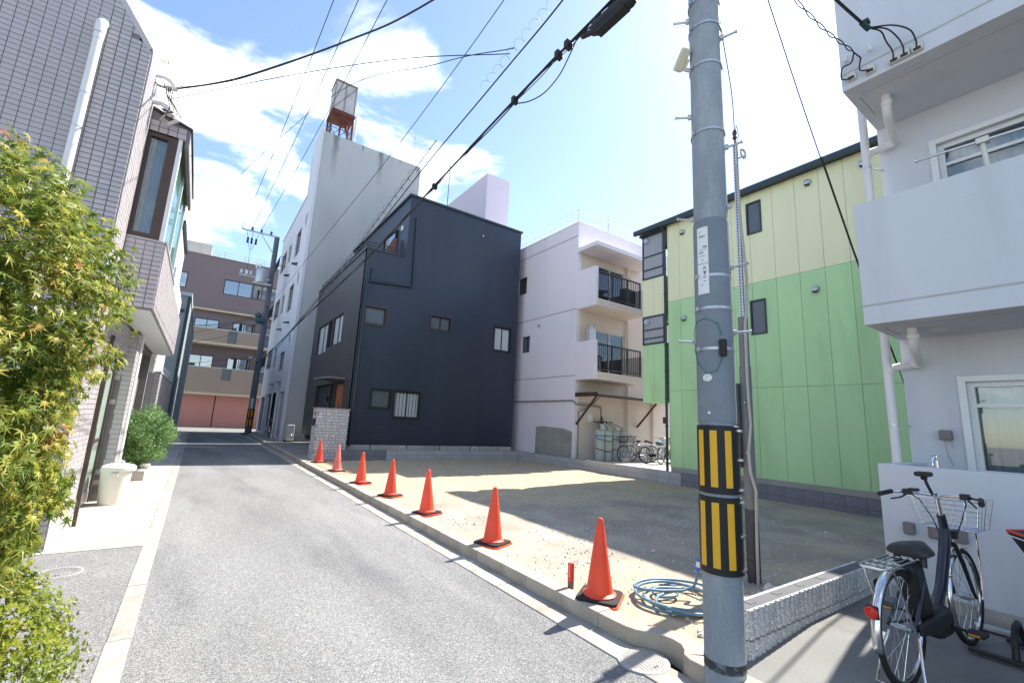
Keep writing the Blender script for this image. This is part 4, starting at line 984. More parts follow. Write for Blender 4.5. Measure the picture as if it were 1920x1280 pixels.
# stair tower rising behind the dark house
MB().box(11.55, 13.05, 20, 26.5, 9.8, 15.35).build('stair_tower', M('lilac_render', (.66, .60, .68), .85, .03, .5), PK)
q = MB().tube([(13.4, 20.0, 15.4), (13.4, 20.0, 15.5)], .02)
yagi('pink_roof_antenna', 'small antenna on the pink apartment roof behind the white rail', 15.3, 14.4, 10.46, 1.25, .7, .9)
# canopy over the bike stand
CN = thing('bike_shelter_canopy', 'thin dark canopy on struts over the gas cylinders and bicycles', 'canopy', (14, 13, 2.9))
cm = M('canopy_brown', (.055, .035, .03), .5, .15, 3)
MB().box(12.62, 18.5, 12.30, 12.36, 2.80, 2.90).box(12.60, 12.66, 12.36, 13.59, 2.82, 2.98).build('canopy_frame', cm, CN)
MB().prism([(12.31, 2.905), (13.58, 3.05), (13.58, 3.07), (12.31, 2.925)], 'x', 12.64, 18.5).build('canopy_sheet', M('corrugated_sheet', (.38, .36, .34), .5, .1), CN)
for x in (12.68, 16.4): MB().tube([(x, 13.56, 1.72), (x, 12.45, 2.82)], .045, 6).build('strut', cm, CN)
MB().tube([(12.68, 13.0, 2.28), (13.3, 12.9, 2.82)], .02, 6).build('brace', cm, CN)
# gas cylinders
cyl_m = M('cylinder_grey', (.40, .435, .42), .5, .06, 2, .04, stain=(.30, .30, .28), sscale=2, samt=.4, pv=.05)
names = ['leftmost of four grey gas cylinders with a blue label', 'second grey gas cylinder from the left with a green label', 'third grey gas cylinder from the left under the canopy', 'rightmost of four grey gas cylinders next to the bicycles']
for i, x in enumerate((13.42, 13.86, 14.30, 14.74)):
    c = thing('gas_cylinder', names[i], 'gas cylinder', (x, 12.98, .32), 'gas cylinders strapped under the canopy')
    MB().lathe((x, 12.98, .32), [(.18, 0), (.185, .01), (.185, .06), (.19, .08), (.19, 1.10), (.18, 1.16), (.14, 1.21), (.08, 1.24), (.04, 1.25)], 28).build('tank', cyl_m, c, True)
    MB().tube([(x, 12.98, 1.55), (x, 12.98, 1.67)], .025, 8).tube([(x - .05, 12.98, 1.64), (x + .05, 12.98, 1.64)], .018, 8).build('valve', M('brass', (.35, .28, .16), .4, .1, 4, metal=.7) if i == 0 else bpy.data.materials['brass'], c, True)
    MB().lathe((x, 12.98, .32), [(.193, .95), (.193, 1.02)], 28).build('label_band', M('band_%d' % i, ((.10, .22, .42), (.12, .32, .16), (.28, .33, .32), (.20, .30, .30))[i], .5), c, True)
for x0_, x1_, lb in ((13.22, 14.06, 'left'), (14.10, 14.94, 'right')):
    s = thing('cylinder_chain', 'dark strap round the %s pair of gas cylinders' % lb, 'strap', (x0_, 12.8, .8), 'straps on the gas cylinders')
    for z in (.74, 1.14): MB().tube([(x0_, 13.0, z + .08), (x0_ + .02, 12.82, z + .04), (x0_ + .2, 12.775, z + .01), ((x0_ + x1_) / 2, 12.785, z - .05), (x1_ - .2, 12.775, z - .04), (x1_ - .02, 12.84, z - .03), (x1_, 13.0, z)], .014, 6).build('strap', black_plastic, s)
gm = thing('gas_manifold', 'dark gas regulator and pipe manifold above the cylinders', 'regulator', (14.1, 13.45, 1.6))
MB().tube([(13.5, 13.42, 1.86), (14.6, 13.42, 1.86)], .022, 8).tube([(14.02, 13.45, 1.6), (14.02, 13.45, 2.1)], .025, 8).build('manifold_pipe', black_metal, gm, True)
for x in (13.42, 13.86, 14.30, 14.74): MB().tube([(x * .6 + 14.05 * .4, 13.42, 1.86), (x * .75 + 14.05 * .25, 13.25, 1.78), (x, 13.08, 1.68), (x, 12.98, 1.63)], .012, 6).build('hose', black_plastic, gm, True)
MB().box(13.9, 14.15, 13.4, 13.5, 1.5, 1.78).build('regulator_body', galv, gm, bev=.01)
MB().tube([(14.2, 13.5, 1.75), (14.2, 13.5, 1.95)], .07, 10).tube([(14.35, 13.5, 1.75), (14.35, 13.5, 1.95)], .07, 10).build('gas_meter', galv, gm)
MB().box(13.35, 13.62, 13.585, 13.594, 1.85, 2.15).build('notice_plate', white_paint, gm)
sb = tag(MB().prism([(13.95, .32), (14.4, .32), (14.29, .50), (14.06, .50)], 'y', 12.2, 12.42).build('concrete_footing', conc, bev=.01), 'small trapezoid concrete footing in front of the gas cylinders', 'footing')
MB().box(0, .01, 0, .01, 0, .01)

# ================================================================ GREEN AND YELLOW HOUSE
NX = 12.10
N_ = thing('green_yellow_house', 'house clad in yellow upper and green lower wall panels', 'house', (14, 6, .1))
MB().box(NX + .12, 18.5, 1.0 + 1.0, 8.70, .1, 8.35).build('core', dark_in, N_)
MB().box(NX + .01, 12.22, 2.0, 8.72, .1, .64).build('foundation', M('foundation_grey', (.40, .385, .35), .9, .12, 1.5, .1, stain=(.25, .23, .20), sscale=1.5, samt=.5), N_)
yj = [2.02, 2.62, 3.16, 3.72, 4.26, 4.82, 5.39, 6.02, 6.54, 7.13, 7.71, 8.29, 8.74]
gwin = [(5.68, 6.09, 7.17, 8.12), (5.68, 6.10, 4.30, 5.26)]
def panel(y0, y1, z0, z1, mat, xx=NX, nm='panel'):
    g = .004; hs = [h for h in gwin if h[0] < y1 and h[1] > y0 and h[2] < z1 and h[3] > z0]
    mb = MB(); cl_ = [(max(h[0], y0 + g), min(h[1], y1 - g), h[2], h[3]) for h in hs]
    if cl_: mb.wall('x', xx, -1, y0 + g, y1 - g, z0 + g, z1 - g, cl_, .05)
    else:
        mb.box(xx, xx + .05, y0 + g, y1 - g, z0 + g, z1 - g)
    return mb.build(nm, mat, N_)
for i in range(len(yj) - 1):
    for z0, z1, mt in ((.56, 2.87, green_p), (2.87, 5.75, green_p), (5.75, 8.395, yellow_p)): panel(yj[i], yj[i + 1], z0, z1, mt)
MB().box(NX + .045, NX + .11, 2.0, 8.72, .56, 8.39).build('panel_backing', M('panel_joint', (.36, .52, .29), .8), N_)
for h in gwin:
    win(N_, 'x', NX, -1, h[0], h[1], h[2], h[3], 1, navy_trim, frost_dk, None, fr=.04, rec=-.03, dep=.07)
def roundvent(y, z, lab=None):
    b = MB(); n = 16
    prof = [(.085, 0), (.085, .05), (.07, .085), (.03, .10)]
    b.lathe((0, 0, 0), prof, n); o = b.build('vent_hood', galv, None, True); o.parent = N_; o.rotation_euler = (0, R(-90), 0); o.location = Vector((NX, y, z)) - ORG[N_]
    s = MB().box(NX - .09, NX - .02, y - .05, y + .05, z - .085, z - .045).build('vent_slot', black_metal, N_)
for y, z in ((8.15, 7.97), (4.49, 8.09), (3.31, 8.06), (8.15, 5.11), (4.49, 5.24)): roundvent(y, z)
MB().prism([(NX - .20, 8.45), (NX - .20, 8.54), (18.6, 9.4), (18.6, 9.3)], 'y', 1.6, 10.0).build('roof', navy_trim, N_)
MB().prism([(NX - .26, 8.35), (NX - .26, 8.49), (NX - .16, 8.49), (NX - .16, 8.35)], 'y', 1.6, 9.95).build('roof_gutter', navy_trim, N_)
MB().box(NX - .155, NX + .04, 1.6, 8.76, 8.40, 8.44).build('soffit', navy_trim, N_)
p = MB().tube([(NX - .21, 8.82, 8.36), (NX - .19, 8.82, 8.30), (NX - .08, 8.80, 8.22), (NX - .06, 8.80, 8.1), (NX - .06, 8.80, .15)], .04, 10)
for i in range(9): p.tube([(NX - .06, 8.80, .9 + i * .85), (NX - .06, 8.80, .95 + i * .85)], .052, 10)
p.build('downpipe', navy_trim, N_, True)
MB().box(NX - .1, NX - .02, 8.83, 8.93, 1.85, 2.05).build('meter_cap', M('maroon', (.12, .03, .04), .5), N_, bev=.02)
# enclosed balconies hanging off the far end
bx0, bx1, by0, by1 = NX, 14.6, 8.87, 9.75
for z0, z1, mt, k in ((2.52, 4.42, green_p, 0), (5.40, 6.70, yellow_p, 1)):
    for a, b in ((by0, (by0 + by1) / 2), ((by0 + by1) / 2, by1)): MB().box(bx0, bx1, a + .004, b - .004, z0, z1).build('balcony_panel', mt, N_)
for z0, z1 in ((4.42, 5.40), (6.70, 8.30)):
    S = MB().box(bx0 - .02, bx0 + .03, by0, by0 + .05, z0, z1).box(bx0 - .02, bx0 + .03, by1 - .05, by1, z0, z1).box(bx0 - .02, bx0 + .03, by0 + .05, by1 - .05, z0, z0 + .06).box(bx0 - .02, bx0 + .03, by0 + .05, by1 - .05, z1 - .06, z1)
    for q in (.20, .5): S.box(bx0 - .025, bx0 + .028, by0 + .05, by1 - .05, z0 + (z1 - z0) * q, z0 + (z1 - z0) * q + .04)
    S.box(bx0, bx1, by1 - .06, by1, z1 - .06, z1 + .0).box(bx0 + .03, bx1, by1 - .05, by1 - .02, z0, z0 + .06)
    sc = S.build('screen_frame', navy_trim, N_)
    MB().box(bx0 + .005, bx0 + .011, by0 + .05, by1 - .05, z0 + .06, z1 - .06).build('corrugated_screen', M('screen_sheet', (.36, .35, .37), .3, .05, 2, 0, spec=.6) if z0 < 5 else bpy.data.materials['screen_sheet'], sc)
    rb = MB()
    for i in range(11): rb.tube([(bx0 + .004, by0 + .09 + i * .068, z0 + .06), (bx0 + .004, by0 + .09 + i * .068, z1 - .06)], .008, 4)
    rb.build('corrugation', bpy.data.materials['screen_sheet'], sc)
    MB().box(bx0 + .02, bx1, by0 + .05, by1 - .07, z0, z0 + .02).build('dark_room', dark_in, sc)
    dt = MB()
    for q in (.10, .24, .54, .93):
        for i in range(5): dt.ball((bx0 - .03, by0 + .12 + i * .16, z0 + (z1 - z0) * q), .012, n=6, k=4)
    dt.build('screw_cap', white_paint, sc)
    o = MB().lathe((0, 0, 0), [(.10, 0), (.10, .02), (.075, .03), (.075, .06)], 16).build('vent_hood', galv, None, True); o.parent = sc; o.rotation_euler = (0, R(-90), 0); o.location = Vector((bx0 - .02, by1 - .18, z1 - .2)) - ORG[sc]
MB().box(bx0 - .06, bx1, by0 - .06, by1 + .10, 8.30, 8.36).build('balcony_roof', navy_trim, N_)
MB().box(bx0 + .05, bx1, by0, by1 - .06, 4.42, 4.44).build('balcony_floor', navy_trim, N_)
# ================================================================ FAR BROWN APARTMENTS
FB = thing('brown_apartments', 'four-storey brown and tan apartment block closing the far street', 'building', (2, 50, 0))
FY = 47.4; s_ = FY / 47.0
hol = [(.52, 4.9, 11.85, 13.25), (-3.4, -2.2, 11.85, 13.25)]
MB().wall('y', FY, -1, -14, 16, 10.3, 15.1, hol, .2).build('top_wall', brown_w, FB)
MB().box(-14, 16, FY + .5, 60, 0, 15.0).build('core', dark_in, FB)
win(FB, 'y', FY, -1, *hol[0], 4, frame_bk, glass_d, curtain, fr=.07, rec=.04, split=(.26, .52, .70), backd=.1)
win(FB, 'y', FY, -1, *hol[1], 2, frame_bk, glass_d, curtain, fr=.07, rec=.04, backd=.1)
MB().box(-14, 16, FY - .12, FY + .3, 10.15, 10.32).box(-14, 16, FY - 1.1, FY + .4, 7.08, 7.28).box(-14, 16, FY - 1.1, FY + .4, 2.72, 2.92).build('ledge', cream_l, FB)
for z0, z1, zw, bt in ((7.28, 10.15, 9.45, 8.42), (3.9, 7.08, 6.2, 5.05)):
    wh = [(-1.2, .65, z0 + .1, zw), (1.7, 3.5, z0 + .1, zw), (4.4, 6.2, z0 + .1, zw), (-4.6, -2.8, z0 + .1, zw)]
    MB().wall('y', FY + .3, -1, -14, 16, z0, z1, wh, .15).build('rear_wall', brown_w, FB)
    for h in wh: win(FB, 'y', FY + .3, -1, *h, 2, frame_bk, glass_d, curtain if h[0] > 0 else None, fr=.07, rec=.05, backd=.1)
    for a, b in ((-14, -1.75), (-1.15, 1.42), (2.12, 4.0), (4.7, 16)):
        MB().box(a, b, FY - 1.08, FY - .94, z0 - (0 if z0 > 5 else 1.0), bt).build('balcony_wall', tan_w, FB)
    for a, b in ((-1.75, -1.15), (1.42, 2.12), (4.0, 4.7)):
        MB().box(a, b, FY - 1.03, FY - 1.0, z0, bt).build('balcony_glass', frost_dk, FB)
    MB().box(-14, 16, FY - 1.10, FY - .92, bt, bt + .05).build('hand_rail', alu, FB)
MB().box(-14, 16, FY - .9, FY + .4, 3.70, 3.9).build('floor_band', tan_w, FB)
MB().box(-14, 16, FY - 1.06, FY + .3, 2.92, 4.05).build('lower_band', tan_w, FB)
for a, b in ((-1.25, 1.22), (1.30, 3.9), (3.98, 6.6)):
    MB().box(a, b, FY - .55, FY - .5, .05, 2.72).build('garage_shutter', salmon, FB)
gr = MB()
for i in range(26): gr.box(-1.25, 6.6, FY - .556, FY - .5495, .1 + i * .1, .106 + i * .1)
gr.build('shutter_rib', M('salmon_dark', (.42, .19, .155), .6), FB)
MB().box(-14, -1.27, FY - .6, FY + .3, 0, 2.72).box(6.62, 16, FY - .6, FY + .3, 0, 2.72).build('base_wall', brown_w, FB)
MB().box(-1.9, -1.75, FY - .63, FY - .6, 1.5, 1.75).build('sign_box', black_metal, FB)
q = MB()
for z in (15.4, 15.72): q.box(-13.5, 5.2, FY + .1, FY + .13, z, z + .03)
for i in range(12): q.box(-12.6 + i * 1.6, -12.55 + i * 1.6, FY + .1, FY + .14, 15.1, 15.74)
for i in range(150): q.box(-13.5 + i * .125, -13.485 + i * .125, FY + .105, FY + .12, 15.1, 15.7)
q.build('roof_railing', alu, FB)
MB().box(-14, 16.1, FY - .06, 60, 15.1, 15.16).build('roof', tan_w, FB)
MB().box(-8, -.85, FY + 2.5, 56, 15.1, 16.9).build('penthouse', M('penthouse_cream', (.55, .52, .47), .8), FB)

# buildings that close the cross street on both sides, out of the picture's centre
sb_ = thing('side_street_block', 'plain pale block further down the cross street', 'building', (20, 30, 0))
MB().box(13.5, 40, 27, 37.4, 0, 9).build('wall', tan_w, sb_); MB().box(13.4, 40, 26.9, 37.5, 9, 9.2).build('roof', cream_l, sb_)

# ================================================================ POLES
pole_m = M('pole_concrete', (.265, .30, .335), .7, .20, 2.2, .12, 60, .2, 50, stain=(.43, .46, .47), sscale=3.0, samt=.7, stretch=(1, 1, .4))
pole_dk = M('pole_sleeve_grey', (.17, .19, .21), .6, .10, 3, .06, 60)
yellow = M('marker_yellow', (.78, .42, .02), .4, .06, 4, .03)
blackm = M('marker_black', (.013, .013, .014), .5, .15, 6)
def arcplate(mb, cx, cy, r, a0, a1, z0, z1, th, n=10, m=0, m_=None):
    vs = []
    for i in range(n + 1):
        a = a0 + (a1 - a0) * i / n
        for rr in (r, r + th):
            for z in (z0, z1): vs.append((cx + rr * math.cos(a), cy + rr * math.sin(a), z))
    fs = []
    for i in range(n):
        b = i * 4; c = b + 4; fs += [(b + 2, c + 2, c + 3, b + 3), (b, b + 1, c + 1, c), (b + 1, b + 3, c + 3, c + 1), (b, c, c + 2, b + 2)]
    fs += [(0, 2, 3, 1), (n * 4, n * 4 + 1, n * 4 + 3, n * 4 + 2)]
    return mb.add(vs, fs, m)
def band(cx, cy, r, z0, z1, th=.004, n=28): return MB().lathe((cx, cy, 0), [(r, z0), (r + th, z0), (r + th, z1), (r, z1)], n)
CX, CY, PR = 3.06, 1.815, .123
face = math.atan2(-CY, -CX)          # towards the viewer's side of the pole
U = thing('utility_pole', 'grey utility pole with yellow and black marker sleeves beside the lot', 'utility pole', (CX, CY, .05))
def prad(z): return PR * (1.03 - z * .012)
MB().lathe((CX, CY, 0), [(PR * 1.03, -.2), (prad(3.24), 3.24), (prad(5.5), 5.5), (prad(14.2) * .95, 14.2)], 40).build('shaft', pole_m, U, True)
MB().lathe((CX, CY, 0), [(prad(1.7), 1.72), (prad(1.7) + .004, 1.72), (prad(3.2) + .006, 3.22), (prad(3.2), 3.24)], 40).build('dark_sleeve', M('pole_sheath', (.19, .215, .245), .6, .10, 3, .05, 60, stain=(.28, .31, .33), sscale=2, samt=.4), U, True)
for k, (z0, z1) in enumerate(((1.245, 1.70), (.735, 1.225))):
    S = MB().lathe((CX, CY, 0), [(prad(z0) + .004, z0), (prad(z0) + .012, z0 + .004), (prad(z1) + .012, z1 - .004), (prad(z1) + .004, z1)], 40).build('marker_sleeve', blackm, U, True)
    for i in range(8):
        a = face + (R(-51), R(-12), R(28), R(110), R(145), R(180), R(215), R(250))[i]
        b = MB(); arcplate(b, CX, CY, prad(z0) + .0115, a - R(9.5), a + R(9.5), z0 + .045, z1 - .035, .0028, 6); b.build('yellow_stripe', yellow, S)
    for z in (z0 + .03, (z0 + z1) / 2, z1 - .03):
        b = MB(); arcplate(b, CX, CY, prad(z) + .012, face + R(58), face + R(120), z - .006, z + .006, .004, 6); q_ = face + R(82); b.box(CX + (PR + .02) * math.cos(q_) - .012, CX + (PR + .02) * math.cos(q_) + .012, CY + (PR + .02) * math.sin(q_) - .012, CY + (PR + .02) * math.sin(q_) + .012, z - .009, z + .009); b.build('clamp', chrome, S, True)
for z in (2.24, 2.54, 2.785, 3.98, 4.58, 4.95, 5.2):
    b = band(CX, CY, prad(z) + .003, z - .010, z + .010, .005); a = face - R(50); b.box(CX + (PR + .01) * math.cos(a) - .012, CX + (PR + .01) * math.cos(a) + .012, CY + (PR + .01) * math.sin(a) - .012, CY + (PR + .01) * math.sin(a) + .012, z - .014, z + .014); b.build('steel_band', galv, U, True)
# plates with writing
def glyph(parent, strokes, a, z, s, mat, rr, w=.10):
    """strokes in a unit cell (x to the right as seen, y up) wrapped on the pole face"""
    b = MB(); r = rr
    for (x0, y0, x1, y1) in strokes:
        d = math.hypot(x1 - x0, y1 - y0) or 1; nx_, ny_ = -(y1 - y0) / d * w / 2, (x1 - x0) / d * w / 2
        q = []
        for (u, v) in ((x0 + nx_, y0 + ny_), (x1 + nx_, y1 + ny_), (x1 - nx_, y1 - ny_), (x0 - nx_, y0 - ny_)):
            an = a - 0 + (u * s) / r; q.append((CX + r * math.cos(an), CY + r * math.sin(an), z + v * s))
        q2 = [(CX + (p[0] - CX) * 1.004, CY + (p[1] - CY) * 1.004, p[2]) for p in q]
        b.add(q + q2, [(0, 1, 2, 3), (4, 5, 6, 7), (0, 1, 5, 4), (1, 2, 6, 5), (2, 3, 7, 6), (3, 0, 4, 7)])
    return b.build('character', mat, parent)
E_ = {'2': [(0, .9, .6, .9), (.6, .9, .6, .5), (.6, .5, 0, .5), (0, .5, 0, 0), (0, 0, .6, 0)], 'X': [(0, 0, .6, .9), (.6, 0, 0, .9)], '7': [(0, .9, .6, .9), (.6, .9, .2, 0)],
      '4': [(.45, 0, .45, .9), (.45, .9, 0, .3), (0, .3, .6, .3)], '6': [(.5, .9, .1, .6), (.1, .6, 0, 0), (0, 0, .6, 0), (.6, 0, .6, .45), (.6, .45, 0, .45)],
      'da': [(0, .6, .9, .6), (.45, .95, .4, .5), (.4, .5, 0, 0), (.48, .5, .9, 0)], 'miya': [(.05, .8, .9, .8), (.05, .8, .05, .65), (.9, .8, .9, .65), (.25, .6, .7, .6), (.25, .6, .25, .4), (.7, .6, .7, .4), (.25, .4, .7, .4), (.2, .25, .75, .25), (.2, .25, .2, 0), (.75, .25, .75, 0), (.2, 0, .75, 0)],
      'sho': [(.45, .95, .45, 0), (.15, .6, .0, .25), (.75, .6, .92, .25)], 'ichi': [(0, .45, .85, .45)], 'bar': [(0, .2, 1.6, .2)], 'dot': [(.2, .3, .35, .3)], 'ni': [(.1, .75, .7, .75), (0, .1, .85, .1)], 'ma': [(0, .8, .8, .8), (.8, .8, .4, .4), (.3, .5, .5, .2)], 'T': [(0, .9, .7, .9), (.35, .9, .35, 0)]}
sg = MB(); sa = face + R(25)
# sign plate: on the left of the face as seen (left = +angle seen from the viewer is handled by sign of u)
SGN = -1
def plate(z0, z1, a0, a1, nm, mat):
    b = MB(); arcplate(b, CX, CY, prad((z0 + z1) / 2) + .006, a0, a1, z0, z1, .003, 8); return b.build(nm, mat, U)
LFT = face - R(48); RGT = face - R(10)
pl1 = plate(2.88, 3.165, LFT, RGT, 'upper_name_plate', white_paint); pl2 = plate(2.645, 2.875, LFT, RGT, 'lower_name_plate', white_paint)
def write(pl, keys, z, s, a=LFT + R(7), step=.75):
    rr = prad(2.9) + .0096
    for i, k_ in enumerate(keys): glyph(pl, E_[k_], a + i * s * step / rr, z, s, lettering, rr, .13)
write(pl1, ['ni', '2', 'X', '2', '7'], 3.085, .014); write(pl1, ['T', 'dot', 'T'], 3.125, .010); write(pl1, ['bar', 'bar'], 2.985, .018, step=1.3); write(pl1, ['4', '6'], 3.0, .020, LFT + R(22))
write(pl1, ['6', 'bar', '2'], 2.96, .014); write(pl1, ['bar', 'bar'], 2.935, .016, step=1.3); write(pl1, ['ma'], 2.895, .016, LFT + R(16))
for i, k_ in enumerate(('da', 'miya', 'sho', 'ichi')): write(pl2, [k_], 2.83 - i * .034, .026, LFT + R(20))
write(pl2, ['dot', 'ma'], 2.76, .012); write(pl2, ['ma'], 2.70, .018, LFT + R(12))
o = MB(); n = 16
for rr in (1,): o.add([(0, 0, 0)], [])
def oval(z, a, w, h, nm, mat):
    r = prad(z) + .006; b = MB(); vs = [(CX + r * math.cos(a), CY + r * math.sin(a), z)]
    for i in range(20):
        t = 2 * math.pi * i / 20; an = a + w * math.cos(t) / r; vs.append((CX + r * math.cos(an), CY + r * math.sin(an), z + h * math.sin(t)))
    vs2 = [(CX + (p[0] - CX) * 1.01, CY + (p[1] - CY) * 1.01, p[2]) for p in vs]
    b.add(vs + vs2, [(0, i + 1, (i + 1) % 20 + 1) for i in range(20)] + [(21, i + 22, (i + 1) % 20 + 22) for i in range(20)] + [(i + 1, (i + 1) % 20 + 1, (i + 1) % 20 + 22, i + 22) for i in range(20)])
    return b.build(nm, mat, U)
ov = oval(2.03, face - R(25), .034, .026, 'oval_sticker', white_paint)
write(ov, ['T', 'T', 'T', 'T'], 2.037, .007, face - R(30)); write(ov, ['bar', 'bar', 'bar'], 2.02, .008, face - R(36), 1.2)
oval(1.785, face - R(22), .010, .010, 'round_sticker', white_paint)
bb = MB(); a = face + R(22); bb.box(CX + (PR + .02) * math.cos(a) - .022, CX + (PR + .02) * math.cos(a) + .022, CY + (PR + .02) * math.sin(a) - .02, CY + (PR + .02) * math.sin(a) + .02, 2.18, 2.30)
bb.build('cable_tag_box', black_plastic, U, bev=.006)
gl_ = [(CX + (PR + .012) * math.cos(face + x_), CY + (PR + .012) * math.sin(face + x_), z) for x_, z in ((R(22), 2.33), (R(10), 2.42), (R(-25), 2.46), (R(-60), 2.45), (R(-95), 2.40), (R(-98), 2.28), (R(-80), 2.25), (R(-60), 2.14), (R(-25), 2.06), (R(5), 2.08), (R(22), 2.18))]
MB().tube(gl_, .0028, 6).build('green_wire', M('green_wire', (.02, .20, .16), .5), U, True)
# dark tar mark near the foot
b = MB(); arcplate(b, CX, CY, prad(.2) + .001, face - R(100), face + R(100), .16, .215, .0012, 24); b.build('tar_ring', M('tar', (.04, .043, .047), .7, .5, 18, stain=(.25, .28, .31), sscale=14, samt=1.0), U)
# climbing bolts: stick out left and right along the pole
tang = Vector((-math.sin(face), math.cos(face), 0))
for z, s in ((5.11, 1), (4.86, -1), (4.19, 1), (3.86, -1), (3.29, 1), (3.36, -1), (2.87, -1), (2.31, 1), (2.37, -1), (6.0, 1), (6.4, -1), (6.9, 1)):
    side = -tang if s > 0 else tang
    # s>0 is the road side (left in view)
    if side.x > 0 and s > 0: side = -side
    if side.x < 0 and s < 0: side = -side
    p0 = Vector((CX, CY, z)) + side * (prad(z) - .005); p1 = p0 + side * .12 + Vector((0, 0, .02 if z > 2.6 else .005))
    if abs(z - 3.36) < .01: p1 = p0 + side * .03
    b = MB().tube([p0, p0 + side * .03], .022, 8); b.tube([p0 + side * .03, p1], .009, 8).tube([p1, p1 + (p1 - p0).normalized() * .008], .014, 8); b.build('step_bolt', galv, U, True)
# small lamp on the pole
lp = thing('street_lamp_unit', 'small boxy cream lamp clamped high on the utility pole', 'lamp', (2.93, 1.95, 4.7))
a = Vector((-.83, .45, 0)); 
LB = MB().box(-.04, .04, -.035, .035, -.085, .085).build('housing', M('lamp_cream', (.62, .56, .42), .45, .06), None, bev=.012)
LB2 = MB().box(-.042, .042, -.055, -.034, -.07, .02).build('diffuser', M('lamp_diffuser', (.70, .64, .48), .25, .05), None, bev=.008)
for o_ in (LB, LB2): o_.parent = lp; o_.rotation_euler = (R(18), R(-38), R(50)); o_.location = (-.01, -.01, .0)
MB().tube([(2.95, 1.93, 4.62), (3.0, 1.88, 4.59)], .016, 6).build('bracket', galv, lp)
# top arms (above the picture) that carry the wires
b = MB().box(1.75, 3.95, CY - .30, CY - .22, 13.45, 13.53).build('cross_arm', galv, U)
for x in (1.9, 2.5, 3.2): MB().lathe((x, CY - .26, 13.53), [(.03, 0), (.05, .04), (.03, .08), (.05, .12), (.02, .18)], 12).build('insulator', white_paint, U, True)
MB().box(2.55, 3.0, CY - .03, CY + .03, 5.68, 5.74).box(2.55, 3.0, CY - .03, CY + .03, 6.42, 6.48).build('cable_arm', galv, U)

# riser pole with perforated channel and board
RP = thing('service_riser_post', 'slim grey service post with perforated channel and cables behind the pole', 'post', (5.13, 2.68, .1))
rx, ry = 5.13, 2.68
gp = M('grey_conduit', (.165, .17, .175), .55, .1, 3, .05)
MB().tube([(rx, ry, .05), (rx, ry, .85)], .066, 18).build('boot', M('boot_dark', (.055, .055, .06), .6, .2, 4, stain=(.2, .2, .2), sscale=3, samt=.5), RP, True)
MB().tube([(rx, ry, .85), (rx, ry, 2.42)], .062, 18).build('lower_pipe', gp, RP, True)
MB().tube([(rx, ry, 2.42), (rx, ry, 3.0)], .054, 18).build('middle_pipe', gp, RP, True)
ch = MB().box(rx - .022, rx + .022, ry - .022, ry - .017, 2.85, 5.25).box(rx - .022, rx - .017, ry - .017, ry + .022, 2.85, 5.25).build('perforated_channel', M('channel_steel', (.62, .66, .72), .3, .06, 6, metal=.6), RP)
hol_ = MB()
for i in range(60): hol_.box(rx - .007, rx + .007, ry - .0238, ry - .022, 2.9 + i * .039, 2.922 + i * .039).box(rx - .0238, rx - .022, ry - .005, ry + .009, 2.9 + i * .039, 2.922 + i * .039)
hol_.build('slot', black_metal, ch)['kind'] = 'stuff'
bd = MB().box(4.98, 5.16, ry + .06, ry + .085, 1.28, 2.22).build('back_board', M('board_grey', (.15, .145, .145), .7, .12, 2), RP)
for z in (1.45, 2.0): MB().tube([(rx - .08, ry - .02, z), (rx + .10, ry - .02, z)], .012, 6).build('u_bolt', galv, RP)
MB().tube([(rx - .05, ry - .03, 4.95), (rx - .03, ry - .04, 4.2), (rx + .03, ry - .05, 3.5), (rx + .02, ry - .05, 3.2), (rx - .05, ry - .05, 2.9), (rx - .06, ry - .05, 2.3), (rx - .07, ry - .06, 2.0), (rx - .05, ry - .06, 1.75), (rx - .12, ry - .06, 1.45), (rx - .10, ry - .06, 1.25), (rx - .04, ry - .08, 1.05), (rx - .07, ry - .08, .5), (rx - .08, ry - .08, .1)], .016, 8).build('grey_cable', wire_g, RP, True)
MB().tube([(rx, ry, 5.25), (rx, ry, 5.36)], .012, 6).lathe((rx, ry, 5.33), [(.02, 0), (.03, .02), (.018, .05), (.03, .08), (.02, .12)], 12).build('strain_insulator', M('maroon_porcelain', (.10, .03, .035), .3, .1), RP, True)
cl_ = [(rx + .03 + .075 * (1 + math.cos(t * .5)) * .8, ry - .05, 5.14 + .055 * math.sin(t * .5) + .01 * math.sin(t * 1.7)) for t in range(30)]
MB().tube([(rx, ry - .02, 5.05)] + cl_, .011, 7).build('cable_coil', M('cable_beige', (.55, .52, .46), .6), RP, True)
MB().tube([(rx, ry, 5.4), (rx - .05, ry - .05, 5.47), (rx + .08, ry, 5.5), (rx + .1, ry, 5.42), (rx + .04, ry, 5.3)], .004, 5).build('lead_wire', wire_m, RP)
MB().tube([(4.88, 2.50, .10), (4.90, 2.52, .13)], .04, 8)
for k, (z) in enumerate((2.372, 2.905, 3.93)):
    pass

